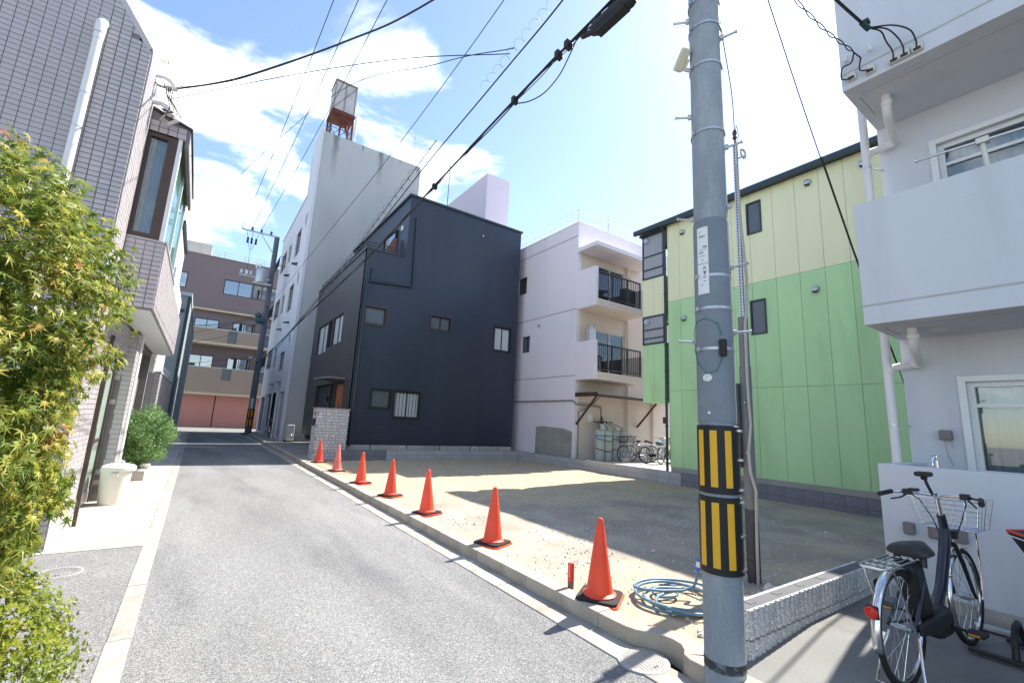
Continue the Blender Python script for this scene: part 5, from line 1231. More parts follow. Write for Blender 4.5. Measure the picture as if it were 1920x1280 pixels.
# far pole
FP = thing('far_utility_pole', 'dark utility pole with transformer and marker sleeves down the street', 'utility pole', (3.05, 34.2, 0))
fx, fy = 3.0, 34.2
dk = M('far_pole_grey', (.115, .125, .15), .7, .1, 2)
MB().lathe((fx, fy, 0), [(.20, 0), (.185, 5), (.16, 13.7)], 20).build('shaft', dk, FP, True)
S = MB().lathe((fx, fy, 0), [(.205, .55), (.215, .55), (.213, 1.1), (.20, 1.1)], 24).lathe((fx, fy, 0), [(.205, 1.13), (.214, 1.13), (.212, 1.7), (.20, 1.7)], 24).build('marker_sleeve', blackm, FP)
for i in range(8):
    for z0, z1 in ((.6, 1.05), (1.18, 1.65)):
        b = MB(); arcplate(b, fx, fy, .2155, i * .785, i * .785 + .36, z0, z1, .003, 4); b.build('yellow_stripe', yellow, S)
MB().lathe((fx, fy, 0), [(.197, 1.72), (.203, 1.72), (.20, 2.4), (.196, 2.4)], 20).build('pale_sleeve', galv, FP)
MB().box(.85, 3.1, fy - .16, fy - .08, 13.62, 13.70).build('cross_arm', galv, FP)
MB().box(1.1, 3.0, fy - .16, fy - .08, 10.45, 10.53).build('cross_arm', galv, FP)
MB().tube([(2.0, fy - .12, 13.62), (2.95, fy - .1, 12.3)], .03, 6).build('arm_brace', galv, FP)
for x in (.9, 1.45, 2.0, 2.6): MB().lathe((x, fy - .12, 13.70), [(.05, 0), (.09, .06), (.05, .12), (.09, .18), (.03, .26)], 12).build('insulator', white_paint if x < 1 else black_plastic, FP, True)
for i, x in enumerate((1.15, 1.5, 1.9)): MB().tube([(x, fy - .15, 13.6), (1.45 + i * .06, fy - .15, 12.3)], .012, 5).lathe((x * .65 + 1.5 * .35, fy - .15, 12.75), [(.05, 0), (.075, .1), (.05, .2), (.075, .3), (.04, .42)], 10).build('strain_insulator', black_plastic, FP, True)
MB().tube([(1.5, fy - .15, 12.3), (1.5, fy - .15, 10.6)], .012, 5).build('jumper_wire', wire_m, FP)
MB().lathe((2.35, fy - .55, 0), [(.05, 10.05), (.32, 10.07), (.34, 10.2), (.34, 10.95), (.30, 11.05), (.1, 11.08)], 24).build('transformer', galv, FP, True)
MB().lathe((2.0, fy - .75, 0), [(.04, 11.0), (.07, 11.1), (.04, 11.3)], 10).lathe((2.2, fy - .85, 0), [(.04, 11.0), (.07, 11.1), (.04, 11.3)], 10).build('bushing', white_paint, FP, True)
MB().box(1.9, 3.0, fy - .75, fy - .35, 9.95, 10.04).build('transformer_bracket', galv, FP)
for i, x in enumerate((1.2, 1.5, 1.75)): MB().box(x - .08, x + .08, fy - .3, fy - .1, 10.55, 10.85).build('cutout_switch', white_paint if i % 2 else galv, FP, bev=.02)
MB().ball((2.7, fy - .3, 7.6), .35, .2, .25).ball((2.55, fy - .35, 7.9), .22, .15, .2).build('cable_bundle', M('bundle_teal', (.05, .10, .12), .6), FP, True)
MB().tube([(fx - .1, fy - .2, 4.9), (fx - .45, fy - .35, 5.0)], .03, 6).ball((fx - .5, fy - .38, 5.0), .16, .12, .10).build('street_light', galv, FP, True)
MB().box(fx - .1, fx + .12, fy - .28, fy - .18, 8.6, 9.6).build('cable_guard', dk, FP)
# ================================================================ WHITE APARTMENT ON THE RIGHT
AX, BX, AY = 5.68, 6.79, 1.68  # apartment and garden wall scaled down about the camera, baked into these coordinates
AP = thing('white_apartment', 'white rendered apartment with solid balconies on the right', 'building', (9, 0, .05))
WH = [(-1.05, 1.144, 3.3, 5.15), (-1.05, 1.161, 1.344, 2.322)]
MB().wall('x', BX, -1, -7, AY, .15, 8.59, WH, .2).build('road_wall', white_render, AP)
MB().box(BX + .21, 16, -7, AY, .15, 8.55).build('body', white_render, AP)
MB().box(BX - .3, 16.1, -7, AY + .05, 8.59, 8.72).build('roof_slab', white_render, AP)
for zb, zt, lab in ((2.846, 4.208, 'lower solid balcony'), (5.64, 7.06, 'upper solid balcony')):
    o = MB().box(AX, AX + .14, -7, AY, zb, zt).box(AX + .14, BX - .001, AY - .14, AY, zb, zt).build('balcony', white_render, AP, bev=.006); o['label'] = lab
    MB().box(AX + .14, BX - .001, -7, AY - .14, zb, zb + .18).build('floor_slab', white_render, o)
    MB().box(AX - .003, AX + .004, -7, AY - .0, zb + .195, zb + .215).build('drip_groove', M('groove_grey', (.42, .43, .42), .8) if zb < 4 else bpy.data.materials['groove_grey'], o)
    MB().box(AX + .25, BX - .35, AY - .10, AY - .09, zb - .003, zb + .001).box(AX + .20, AX + .21, -7, AY - .12, zb - .003, zb + .001).build('drip_line', bpy.data.materials['groove_grey'], o)
for h, bars, nm in ((WH[0], (4.89,), 'upper window'), (WH[1], (2.069,), 'ground floor window')):
    MB().box(BX - .03, BX + .0, h[1] - .001, h[1] + .06, h[2] - .06, h[3] + .06).box(BX - .03, BX, h[0], h[1], h[3], h[3] + .06).build('window_casing', frame_wh, AP)
    w = win(AP, 'x', BX, -1, h[0], h[1], h[2], h[3], 2, frame_wh, glass, None, fr=.055, rec=.04, dep=.07, bars=bars, label=nm, split=(.56,) if nm[0] == 'u' else (.45,))
    c = MB(); n = 60
    for i in range(n):
        y0 = h[0] + (h[1] - h[0]) * i / n; y1 = h[0] + (h[1] - h[0]) * (i + 1) / n
        f0 = .03 * math.sin(i * 1.7) + .012 * math.sin(i * 4.1); f1 = .03 * math.sin((i + 1) * 1.7) + .012 * math.sin((i + 1) * 4.1)
        c.quad((BX + .17 + f0, y0, h[2] + .02), (BX + .17 + f1, y1, h[2] + .02), (BX + .17 + f1, y1, h[3] - .02), (BX + .17 + f0, y0, h[3] - .02))
    c.build('curtain', M('lace_curtain', (.50, .55, .56), .9, .12, 5, .1) if nm[0] == 'u' else bpy.data.materials['lace_curtain'], w, True)
# laundry pole holder
lpm = M('laundry_cream', (.70, .68, .60), .4)
MB().tube([(AX + .22, 1.15, 4.592), (AX + .65, -2.1, 4.66)], .014, 8).ball((AX + .22, 1.16, 4.592), .02).build('laundry_pole', chrome, AP, True)
MB().tube([(AX + .30, .655, 3.96), (AX + .30, .68, 4.59)], .02, 8).box(AX + .26, AX + .33, .63, .72, 4.575, 4.63).build('pole_holder', lpm, AP)
# rain pipes
for zb in (2.846, 5.64):
    MB().tube([(AX + .45, AY - .28, zb + .02), (AX + .45, AY - .28, zb - .10), (AX + .48, AY - .27, zb - .17), (AX + .58, AY - .25, zb - .22), (BX - .10, AY - .18, zb - .30), (BX - .07, AY - .13, zb - .31), (BX - .12, AY + .02, zb - .34), (BX - .19, AY + .075, zb - .37), (BX - .20, AY + .085, zb - .45)], .045, 14).build('branch_pipe', pvc, AP, True)
    for q in ((AX + .45, AY - .28, zb - .09), (BX - .085, AY - .15, zb - .31), (BX - .19, AY + .075, zb - .38)): MB().ball(q, .056, n=12, k=8).build('pipe_elbow', pvc, AP, True)
MB().tube([(BX - .20, AY + .085, .1), (BX - .20, AY + .085, 8.5)], .045, 16).build('downpipe', pvc, AP, True)
b = MB()
for z in (1.82, 5.05): b.tube([(BX - .20, AY + .085, z), (BX - .20, AY + .085, z + .025)], .05, 16).tube([(BX - .17, AY + .06, z + .012), (BX, AY - .02, z + .012)], .008, 5)
b.build('pipe_clamp', alu, AP)
MB().lathe((AX + .65, 1.24, 2.834), [(.075, 0), (.075, .011), (.05, .012)], 20).build('ceiling_light', M('pale_disc', (.66, .64, .58), .4), AP, True)
# wall sockets and tap
boxm = M('taupe_box', (.20, .175, .18), .5, .1, 4)
MB().box(BX - .08, BX, 1.31, 1.414, 1.694, 1.798).build('outlet_box', boxm, AP, bev=.012)
MB().tube([(BX - .04, 1.38, 1.694), (BX - .035, 1.37, 1.56), (BX - .03, 1.335, 1.43)], .005, 5).tube([(BX - .04, 1.325, 1.694), (BX - .035, 1.32, 1.62)], .005, 5).build('outlet_wire', wire_g, AP)
# garden wall in front
GW = thing('white_garden_wall', 'white rendered garden wall behind the black bicycle', 'wall', (AX, 0, .05))
MB().box(AX, AX + .12, -7, AY, .1, 1.427).box(AX + .12, BX - .002, AY - .12, AY, .1, 1.427).build('wall', white_render, GW, bev=.006)
MB().box(AX - .003, AX + .001, -7, AY - .02, .19, .31).build('stained_foot', M('stained_render', (.40, .38, .34), .9, .2, 2, .1), GW)
for y in (1.414, 1.235, 1.061): MB().box(AX - .05, AX - .0005, y + .02, y + .105, .80, .91).build('socket_box', boxm, GW, bev=.014)
tap = MB().tube([(AX + .05, 1.24, 1.43), (AX + .05, 1.24, 1.50), (AX + .02, 1.25, 1.52), (AX - .01, 1.26, 1.49), (AX - .01, 1.26, 1.45)], .011, 8).tube([(AX + .05, 1.24, 1.50), (AX + .05, 1.24, 1.55)], .008, 8).tube([(AX + .05, 1.21, 1.55), (AX + .05, 1.27, 1.55)], .010, 8)
t_ = tag(tap.build('garden_tap', chrome, None, True), 'small metal tap standing on top of the white garden wall', 'tap')
# service boxes on the upper balcony edge with cable ends
k = 0
for y, z in ((1.571, 5.762), (1.397, 5.735), (1.187, 5.718), (1.10, 5.718), (.995, 5.718)):
    MB().box(AX - .05, AX - .001, y - .045, y + .045, z - .045, z + .045).build('cable_entry', M('entry_beige', (.60, .57, .53), .6) if k == 0 else bpy.data.materials['entry_beige'], AP, bev=.008)
    MB().box(AX - .055, AX - .05, y - .03, y + .03, z - .04, z - .01).build('entry_slot', black_metal, AP); k += 1
for y, z in ((1.60, 5.99), (1.37, 5.97)): MB().tube([(AX, y, z), (AX - .08, y, z)], .008, 5).lathe((AX - .08, y, z - .04), [(.02, 0), (.028, .02), (.018, .04), (.028, .06), (.02, .08)], 10).build('cleat_insulator', white_paint, AP, True)

# ================================================================ SMALL THINGS ON THE LOT
cone_pos = [(3.262, 3.13), (3.365, 5.11), (3.35, 7.10), (3.372, 8.87), (3.335, 10.70), (3.39, 13.08), (3.45, 15.55)]
clab = ['nearest orange traffic cone, beside the coiled hose', 'second orange cone from the camera, at the kerb', 'third orange cone from the camera along the kerb', 'middle cone of the seven along the kerb', 'fifth cone from the camera, third from the white pillar', 'faded pinkish cone with a pale worn side', 'farthest orange cone, against the white brick pillar']
def make_cone(body):
    c = thing('traffic_cone', 'x', 'traffic cone', (0, 0, 0), 'traffic cones lined up along the kerb')
    MB().lathe((0, 0, 0), [(.150, .036), (.150, .05), (.128, .062), (.120, .066), (.032, .66), (.030, .685), (.018, .70), (.004, .703)], 32).build('cone_body', body, c, True)
    b = MB().prism([(-.185, -.155), (-.155, -.185), (.155, -.185), (.185, -.155), (.185, .155), (.155, .185), (-.155, .185), (-.185, .155)], 'z', .014, .038); b.build('base_weight', rubber, c, bev=.006)
    MB().prism([(-.198, -.17), (-.17, -.198), (.17, -.198), (.198, -.17), (.198, .17), (.17, .198), (-.17, .198), (-.198, .17)], 'z', 0, .014).build('base_plate', body, c)
    return c
c0 = make_cone(orange); c1 = None
for i, (x, y) in enumerate(cone_pos):
    if i == 5: c = make_cone(orange_fade)
    else: c = c0 if i == 0 else copy_tree(c0)
    c.location = (x, y, lotz(x, y) + .004); c.rotation_euler = (R(random.uniform(-1.8, 1.8)), R(random.uniform(-1.8, 1.8)), R((32, 24, 20, 30, 28, 10, 22)[i])); c['label'] = clab[i]
sk = thing('survey_stake', 'short red topped boundary stake with white lettering next to the kerb', 'stake', (3.165, 3.43, .1))
sx, sy = 3.20, 3.45
S1 = MB().box(sx - .021, sx + .021, sy - .021, sy + .021, .05, .175).build('post', M('stake_grey', (.16, .14, .125), .85, .2, 6), sk)
S2 = MB().box(sx - .0225, sx + .0225, sy - .0225, sy + .0225, .175, .338).build('red_cap', red_m, sk, bev=.002)
lt = MB()
for i in range(7):
    z = .32 - i * .016
    lt.box(sx - .0235, sx - .0228, sy - .010, sy + .008, z, z + .002).box(sx - .0235, sx - .0228, sy - .010, sy - .007, z - .009, z)
    if i % 2: lt.box(sx - .0235, sx - .0228, sy + .004, sy + .007, z - .009, z)
    else: lt.box(sx - .0235, sx - .0228, sy - .007, sy + .008, z - .007, z - .005)
lt.build('white_lettering', white_ink, S2)
# coiled hose
hs = thing('garden_hose', 'coiled blue-grey garden hose on the dirt beside the nearest cone', 'hose', (3.85, 2.85, .12))
pts = []; hx, hy = 3.86, 2.80
for i in range(200):
    t = i / 199; a = t * 2 * math.pi * 5.3 + .6
    k_ = int(t * 5.3); cx = hx + (.0, .10, .02, -.04, .05, .0)[k_ % 6] * .9; cy = hy + (.0, -.08, .06, -.16, -.02, .0)[k_ % 6]
    rr = .36 + .10 * math.sin(t * 9) - (.14 if k_ == 2 else 0)
    x = cx + rr * 1.02 * math.cos(a); y = cy + rr * .80 * math.sin(a)
    pts.append((x, y, lotz(x, y) + .014 + t * .06 + .010 * math.sin(a * 2.3)))
def smooth(P, n):
    for _ in range(n): P = [P[0]] + [tuple((P[i - 1][j] + 2 * P[i][j] + P[i + 1][j]) / 4 for j in range(3)) for i in range(1, len(P) - 1)] + [P[-1]]
    return P
pts = smooth(pts, 10)
lx, ly, lz_ = pts[-1]
pts += [(lx * .5 + 4.08 * .5, ly * .5 + 2.72 * .5, .17), (4.08, 2.72, .155), (4.14, 2.72, .18), (4.165, 2.725, .26), (4.175, 2.73, .34)]
hose_m = M('hose_blue', (.15, .25, .33), .4, .08, 6)
MB().tube(smooth(pts, 2), .0125, 10).build('hose_coil', hose_m, hs, True)
cb = M('connector_blue', (.05, .16, .55), .4)
MB().tube([(4.175, 2.73, .335), (4.185, 2.73, .365)], .018, 10).build('connector', cb, hs, True)
MB().tube([(4.20, 2.728, .41), (4.218, 2.725, .44)], .02, 10).build('connector', cb, hs, True)
MB().tube([(4.185, 2.73, .365), (4.20, 2.728, .41)], .021, 10).build('connector_collar', white_paint, hs, True)
tp = thing('standpipe_tap', 'short standpipe tap behind the utility pole feeding the hose', 'tap', (4.42, 2.66, .1))
MB().tube([(4.42, 2.66, .05), (4.42, 2.66, .54)], .02, 10).tube([(4.42, 2.66, .50), (4.30, 2.70, .49), (4.22, 2.725, .44)], .014, 8).build('pipe', galv, tp, True)
MB().tube([(4.40, 2.66, .56), (4.44, 2.66, .56)], .012, 8).build('tap_handle', M('tap_blue', (.1, .2, .5), .4), tp)
for i, (x, y, s, lb) in enumerate(((3.42, 2.22, .03, 'left pale stone on the dirt beside the pole foot'), (3.50, 2.28, .024, 'rear pale stone on the dirt beside the pole foot'), (3.50, 2.18, .034, 'front pale stone on the dirt beside the pole foot'), (4.93, 2.42, .085, 'flat grey stone at the foot of the service post'), (5.03, 3.9, .035, 'lone reddish pebble on the shaded lot'))):
    b = MB().ball((x, y, lotz(x, y) + s * .3), s, s * .8, s * .6, 9, 6)
    b.v = [(p[0] + random.uniform(-.15, .15) * s, p[1] + random.uniform(-.15, .15) * s, p[2] + random.uniform(-.12, .12) * s) for p in b.v]
    tag(b.build('stone', gravel), lb, 'stone', 'stones on the lot')
# ================================================================ BICYCLES
frame_nv = M('frame_navy', (.018, .022, .035), .3, .08, 5, 0, coat=.4)
frame_si = M('frame_silver', (.30, .30, .31), .35, .06, 5, 0, metal=.6)
def torus(mb, c, R_, r, n=40, k=8, a0=0, a1=2 * math.pi, sy=1):
    full = abs(a1 - a0 - 2 * math.pi) < 1e-6
    P = [(c[0] + R_ * math.cos(a0 + (a1 - a0) * i / n), c[1], c[2] + R_ * math.sin(a0 + (a1 - a0) * i / n)) for i in range(n if full else n + 1)]
    return mb.tube(P, r, k, closed=full)
def wheel(parent, x, z, Rr=.325, spokes=28, hub=.03, fine=True):
    w = torus(MB(), (x, 0, z), Rr - .018, .018, 44 if fine else 26, 8 if fine else 6).build('wheel', rubber, parent, True)
    torus(MB(), (x, 0, z), Rr - .042, .010, 44 if fine else 26, 6).build('rim', chrome, w, True)
    s = MB()
    for i in range(spokes):
        a = 2 * math.pi * i / spokes; b = a + (.5 if i % 4 < 2 else -.5); yy = .03 if i % 2 else -.03
        s.tube([(x + hub * math.cos(b), yy, z + hub * math.sin(b)), (x + (Rr - .045) * math.cos(a), 0, z + (Rr - .045) * math.sin(a))], .0013 if fine else .003, 4)
    s.build('spokes', chrome, w)
    h = MB().tube([(x, -.05, z), (x, -.03, z), (x, -.028, z), (x, .028, z), (x, .03, z), (x, .05, z)], [hub * .35, hub * .35, hub * .6, hub * .6, hub * .35, hub * .35], 14); h.build('hub', galv, w, True)
    return w
def wire_basket(parent, c, lx, wy, h, mat, taper=.82, nm='basket', step=.035, r=.002):
    b = MB(); x, y, z = c
    def ring(t): k = taper + (1 - taper) * t; return [(x - lx * k / 2, y - wy * k / 2, z + h * t), (x + lx * k / 2, y - wy * k / 2, z + h * t), (x + lx * k / 2, y + wy * k / 2, z + h * t), (x - lx * k / 2, y + wy * k / 2, z + h * t)]
    for i in range(int(h / step) + 1):
        t = min(1, i * step / h); q = ring(t); b.tube(q, r * (2.2 if t > .97 or i == 0 else 1), 5, closed=True)
    q = ring(1); b.tube(q, r * 2.4, 6, closed=True)
    lo, hi = ring(0), ring(1)
    for s in range(4):
        a0, a1 = Vector(lo[s]), Vector(lo[(s + 1) % 4]); b0, b1 = Vector(hi[s]), Vector(hi[(s + 1) % 4]); n = max(2, int((a1 - a0).length / .06))
        for i in range(n + 1): t = i / n; b.tube([a0.lerp(a1, t), b0.lerp(b1, t)], r, 4)
    a0, a1, a2, a3 = [Vector(v) for v in lo]; n = 7
    for i in range(1, n): b.tube([a0.lerp(a1, i / n), a3.lerp(a2, i / n)], r, 4); b.tube([a0.lerp(a3, i / n), a1.lerp(a2, i / n)], r, 4)
    return b.build(nm, mat, parent)
def ebike(label):
    B = thing('bicycle', label, 'bicycle', (0, 0, 0)); z = .325
    wheel(B, 0, z); fw_ = []
    # steering group parts are children of the bike; front turned a little
    W2 = wheel(B, 1.13, z, hub=.045)
    f = MB()
    f.tube([(.93, 0, .80), (.86, 0, .66), (.70, 0, .44), (.52, 0, .31), (.44, 0, .29)], [.033, .034, .034, .033, .03], 14)
    f.tube([(.90, 0, .905), (.945, 0, .72)], .026, 14)
    f.tube([(.44, 0, .29), (.34, 0, .62)], .019, 12)
    for s in (-1, 1): f.tube([(.44, s * .04, .29), (0, s * .065, z)], .011, 8).tube([(.355, s * .02, .58), (.28, s * .05, .56), (0, s * .065, z)], .009, 8)
    f.build('frame', frame_nv, B, True)
    MB().tube([(.34, 0, .62), (.30, 0, .76)], .014, 12).build('seat_post', chrome, B, True)
    b = MB().box(.20, .345, -.055, .055, .34, .66).build('battery', black_plastic, B, bev=.02); b.rotation_euler = (0, R(-14), 0); b.location = (.115, 0, -.04)
    MB().box(.36, .60, -.085, .085, .20, .37).build('motor_unit', black_plastic, B, bev=.04)
    MB().prism([(.02, .30), (.42, .27), (.5, .31), (.46, .37), (.02, .365)], 'y', -.10, -.075).build('chain_cover', black_plastic, B, bev=.008)
    sd = MB(); prof = [(-.13, .085, .0), (-.11, .115, .02), (-.04, .12, .025), (.04, .08, .02), (.11, .04, .012), (.15, .022, .0)]
    vs = []
    for x, w, h in prof:
        for t in range(9): a = math.pi * t / 8; vs.append((.27 + x, w * math.cos(a), .79 + h + .045 * math.sin(a) - .03 * (1 - math.sin(a))))
        
    fs = [(i * 9 + j, i * 9 + j + 1, (i + 1) * 9 + j + 1, (i + 1) * 9 + j) for i in range(5) for j in range(8)] + [tuple(range(9)), tuple(45 + j for j in range(8, -1, -1))] + [(i * 9, (i + 1) * 9, (i + 1) * 9 + 8, i * 9 + 8) for i in range(5)]
    sd.add(vs, fs); S = sd.build('saddle', M('saddle_vinyl', (.025, .025, .028), .45, .1, 9, .1, 60, .1), B, True); sm = S.modifiers.new('sub', 'SUBSURF'); sm.levels = 2; sm.render_levels = 2
    q = MB()
    for s in (-1, 1): q.tube([(.18, s * .06, .72), (.19, s * .06, .775)], .018, 8).tube([(.16, s * .05, .775), (.36, s * .02, .775)], .006, 6)
    q.build('saddle_spring', black_metal, S); S.location = (.05, 0, -.075); S.scale = (1.12, 1.12, 1.0)
    # rear rack
    r_ = MB().tube([(.14, .07, .70), (-.26, .075, .70), (-.30, .05, .70), (-.30, -.05, .70), (-.26, -.075, .70), (.14, -.07, .70)], .006, 8)
    for y in (-.035, 0, .035): r_.tube([(.14, y, .702), (-.30, y, .702)], .004, 6)
    for x in (.14, -.08, -.2): r_.tube([(x, -.073, .70), (x, .073, .70)], .004, 6)
    for s in (-1, 1): r_.tube([(-.22, s * .075, .70), (-.02, s * .075, z)], .006, 6).tube([(.14, s * .06, .70), (.33, s * .02, .62)], .005, 6)
    r_.build('rear_rack', chrome, B, True)
    def fender(x, a0, a1, mat, nm):
        vs = []; n = 26; RR = .345
        for i in range(n + 1):
            a = a0 + (a1 - a0) * i / n
            for t in range(7): th = R(-75 + 25 * t); rr = RR - .018 + .022 * math.cos(th); vs.append((x + rr * math.cos(a), .027 * math.sin(th), z + rr * math.sin(a)))
        o = MB().add(vs, [(i * 7 + j, i * 7 + j + 1, (i + 1) * 7 + j + 1, (i + 1) * 7 + j) for i in range(n) for j in range(6)]).build(nm, mat, B, True)
        so = o.modifiers.new('solid', 'SOLIDIFY'); so.thickness = .0015; return o
    fender(0, R(45), R(192), chrome, 'rear_fender')
    F2 = fender(1.13, R(60), R(150), chrome, 'front_fender'); F3 = fender(1.13, R(150), R(205), chrome, 'fender_flap')
    tl = MB().lathe((0, 0, 0), [(.032, 0), (.034, .012), (.028, .022), (.01, .027)], 18).build('tail_light', M('red_reflector', (.65, .03, .015), .2, .05, 9, 0), B, True); tl.rotation_euler = (0, R(-90), 0); tl.location = (-.355, 0, .47)
    MB().box(-.355, -.335, -.03, .03, .435, .505).build('light_mount', black_plastic, B, bev=.006)
    # front end
    k = MB()
    for s in (-1, 1): k.tube([(.955, s * .035, .70), (1.0, s * .05, .58), (1.10, s * .055, .37), (1.13, s * .06, z)], [.014, .014, .011, .010], 10)
    k.tube([(.955, -.04, .70), (.955, .04, .70)], .018, 10).build('fork', black_metal, B, True)
    MB().tube([(.895, 0, .90), (.875, 0, 1.02)], .013, 10).tube([(.875, 0, 1.02), (.90, 0, 1.045)], .016, 10).build('stem', chrome, B, True)
    MB().tube([(.70, .275, 1.03), (.80, .255, 1.045), (.88, .15, 1.05), (.905, .05, 1.04), (.905, -.05, 1.04), (.88, -.15, 1.05), (.80, -.255, 1.045), (.70, -.275, 1.03)], .011, 10).build('handlebar', chrome, B, True)
    for s in (-1, 1):
        MB().tube([(.81, s * .248, 1.044), (.70, s * .275, 1.03), (.68, s * .279, 1.027)], .017, 12).build('grip', black_plastic, B, True)
        MB().box(.82, .88, s * .16 - .022, s * .16 + .022, 1.03, 1.07).tube([(.87, s * .16, 1.04), (.83, s * .20, 1.005), (.75, s * .235, .995)], .006, 6).build('brake_lever', black_metal, B)
        MB().tube([(.86, s * .15, 1.04), (.96, s * .13, .99), (1.0, s * .08, .86), (.97, s * .04, .74)], .004, 6).build('brake_cable', black_plastic, B)
    MB().box(.81, .87, .09, .145, 1.06, 1.08).build('display', black_plastic, B, bev=.005)
    MB().box(.816, .862, .097, .138, 1.0805, 1.082).build('screen', M('display_grey', (.25, .27, .26), .2), B)
    MB().tube([(.90, .03, 1.04), (.87, .045, 1.12), (.85, .05, 1.18)], .010, 8).build('holder_stalk', black_metal, B)
    MB().box(.80, .90, .005, .095, 1.17, 1.205).box(.83, .87, .03, .07, 1.145, 1.17).build('umbrella_holder', black_plastic, B, bev=.014)
    bk = wire_basket(B, (1.12, 0, .80), .32, .40, .21, chrome, .80)
    MB().tube([(1.02, -.10, .80), (1.02, .10, .80)], .008, 6).tube([(1.13, -.09, z), (1.16, -.10, .55), (1.18, -.10, .80)], .005, 6).tube([(1.13, .09, z), (1.16, .10, .55), (1.18, .10, .80)], .005, 6).build('basket_stay', chrome, B)
    MB().box(1.05, 1.10, -.025, .025, .72, .78).build('head_lamp', black_plastic, B, bev=.01)
    for s, a in ((-1, R(20)), (1, R(200))):
        ex, ez = .47 + .165 * math.cos(a), .285 - .165 * math.sin(a)
        cq = MB().tube([(.47, s * .10, .285), (ex, s * .115, ez)], .010, 8).build('crank', black_metal, B)
        MB().box(ex - .05, ex + .05, s * .125, s * .125 + s * .09, ez - .013, ez + .013).build('pedal', black_plastic, cq, bev=.006)
        MB().box(ex - .052, ex - .0495, s * .14, s * .14 + s * .055, ez - .006, ez + .006).build('pedal_reflector', M('amber', (.7, .3, .02), .3) if s < 0 else bpy.data.materials['amber'], cq)
    MB().tube([(.02, .075, z - .04), (-.06, .10, .15), (-.10, .12, .015), (-.14, 0, .01), (-.10, -.12, .015), (-.06, -.10, .15), (.02, -.075, z - .04)], .008, 8).build('stand', chrome, B, True)
    MB().box(.98, 1.0, -.02, .02, .95, .955)
    return B
b1 = ebike('black electric bicycle with wire basket standing by the white garden wall')
b1.location = (3.80, 1.07, .178); b1.rotation_euler = (R(-1.5), R(-1.0), math.atan2(-.075, 1.1)); b1.scale = (1.03, 1.03, 1.03)
b2 = copy_tree(b1); b2.location = (3.62, .20, .17); b2.rotation_euler = (0, 0, R(-3)); b2['label'] = 'second bicycle at the right edge with a black and red basket cover'
cv = MB(); rim = [(4.42, .06), (4.86, .06), (4.94, .36), (4.88, .60), (4.66, .69), (4.46, .57), (4.36, .32)]; low = [(4.52, .17), (4.78, .17), (4.82, .33), (4.79, .47), (4.66, .52), (4.54, .47), (4.50, .33)]
cv.prism(rim, 'z', 1.075, 1.09)
cv.add([(x, y, 1.08) for x, y in rim] + [(x, y, .76) for x, y in low], [(i, (i + 1) % 7, 7 + (i + 1) % 7, 7 + i) for i in range(7)] + [tuple(range(7, 14))])
cvt = thing('basket_cover', 'black basket rain cover with red piping at the right edge', 'basket cover', (4.66, .4, .75))
cv.build('cover', M('black_nylon', (.02, .018, .022), .6, .15, 6), cvt)
MB().tube([(x, y, 1.09) for x, y in rim], .008, 6, closed=True).build('red_piping', red_m, cvt)
MB().tube([(x * 1.001, y * 1.01, 1.062) for x, y in rim], .0045, 6, closed=True).build('white_piping', white_paint, cvt)
# rack on the ground
RK = thing('bike_rack', 'low black bicycle rack on the concrete before the garden wall', 'bike rack', (5.1, .3, .2))
MB().box(4.74, 4.79, -2.2, .98, .212, .24).build('front_bar', black_metal, RK, bev=.008)
MB().box(5.38, 5.45, -2.2, 1.06, .212, .25).build('rear_bar', galv, RK, bev=.008)
MB().box(5.22, 5.27, -2.2, .86, .212, .24).build('middle_bar', black_metal, RK, bev=.008)
for i in range(12):
    y = .75 - (i // 2) * .37 - (i % 2) * .08
    MB().tube([(4.79, y, .235), (4.81, y, .34), (4.88, y, .42), (4.98, y, .43), (5.06, y, .34), (5.22, y, .235)], .02, 10).build('wheel_hoop', black_metal, RK, True)

# simple city bicycles for the far spots
def city(label, fm, group, basket=True):
    B = thing('bicycle', label, 'bicycle', (0, 0, 0), group); z = .33
    wheel(B, 0, z, .33, 14, .03, False); wheel(B, 1.08, z, .33, 14, .03, False)
    f = MB().tube([(.92, 0, .78), (.44, 0, .30)], .022, 8).tube([(.44, 0, .30), (.30, 0, .78)], .018, 8).tube([(.90, 0, .90), (.95, 0, .68), (1.08, .04, z)], .017, 8).tube([(.95, 0, .68), (1.08, -.04, z)], .015, 8).tube([(.88, 0, .70), (.38, 0, .52)], .018, 8)
    for s in (-1, 1): f.tube([(.44, s * .04, .30), (0, s * .05, z)], .012, 6).tube([(.34, 0, .62), (0, s * .05, z)], .010, 6)
    f.build('frame', fm, B, True)
    MB().ball((.27, 0, .83), .13, .09, .04, 10, 6).build('saddle', rubber, B, True)
    MB().tube([(.72, .28, 1.02), (.85, .2, 1.03), (.89, 0, 1.0), (.85, -.2, 1.03), (.72, -.28, 1.02)], .013, 7).tube([(.89, 0, 1.0), (.90, 0, .9)], .014, 7).build('handlebar', chrome, B, True)
    r_ = MB()
    for y in (-.06, 0, .06): r_.tube([(.15, y, .72), (-.30, y, .72)], .007, 5)
    for s in (-1, 1): r_.tube([(-.2, s * .06, .72), (0, s * .06, z)], .006, 5)
    r_.build('rear_rack', chrome, B)
    MB().box(.1, .5, -.075, -.055, .27, .38).build('chain_cover', black_plastic, B)
    MB().tube([(.44, -.12, .30), (.56, -.12, .20)], .012, 6).box(.52, .62, -.22, -.12, .18, .205).build('crank', black_metal, B)
    if basket: wire_basket(B, (1.06, 0, .78), .30, .36, .22, black_metal, .8, step=.06, r=.004)
    torus(MB(), (0, 0, z), .355, .012, 20, 6, R(30), R(190)).build('rear_fender', chrome, B)
    return B
P1 = city('silver bicycle nearest the gas cylinders under the canopy', frame_si, 'bicycles under the canopy')
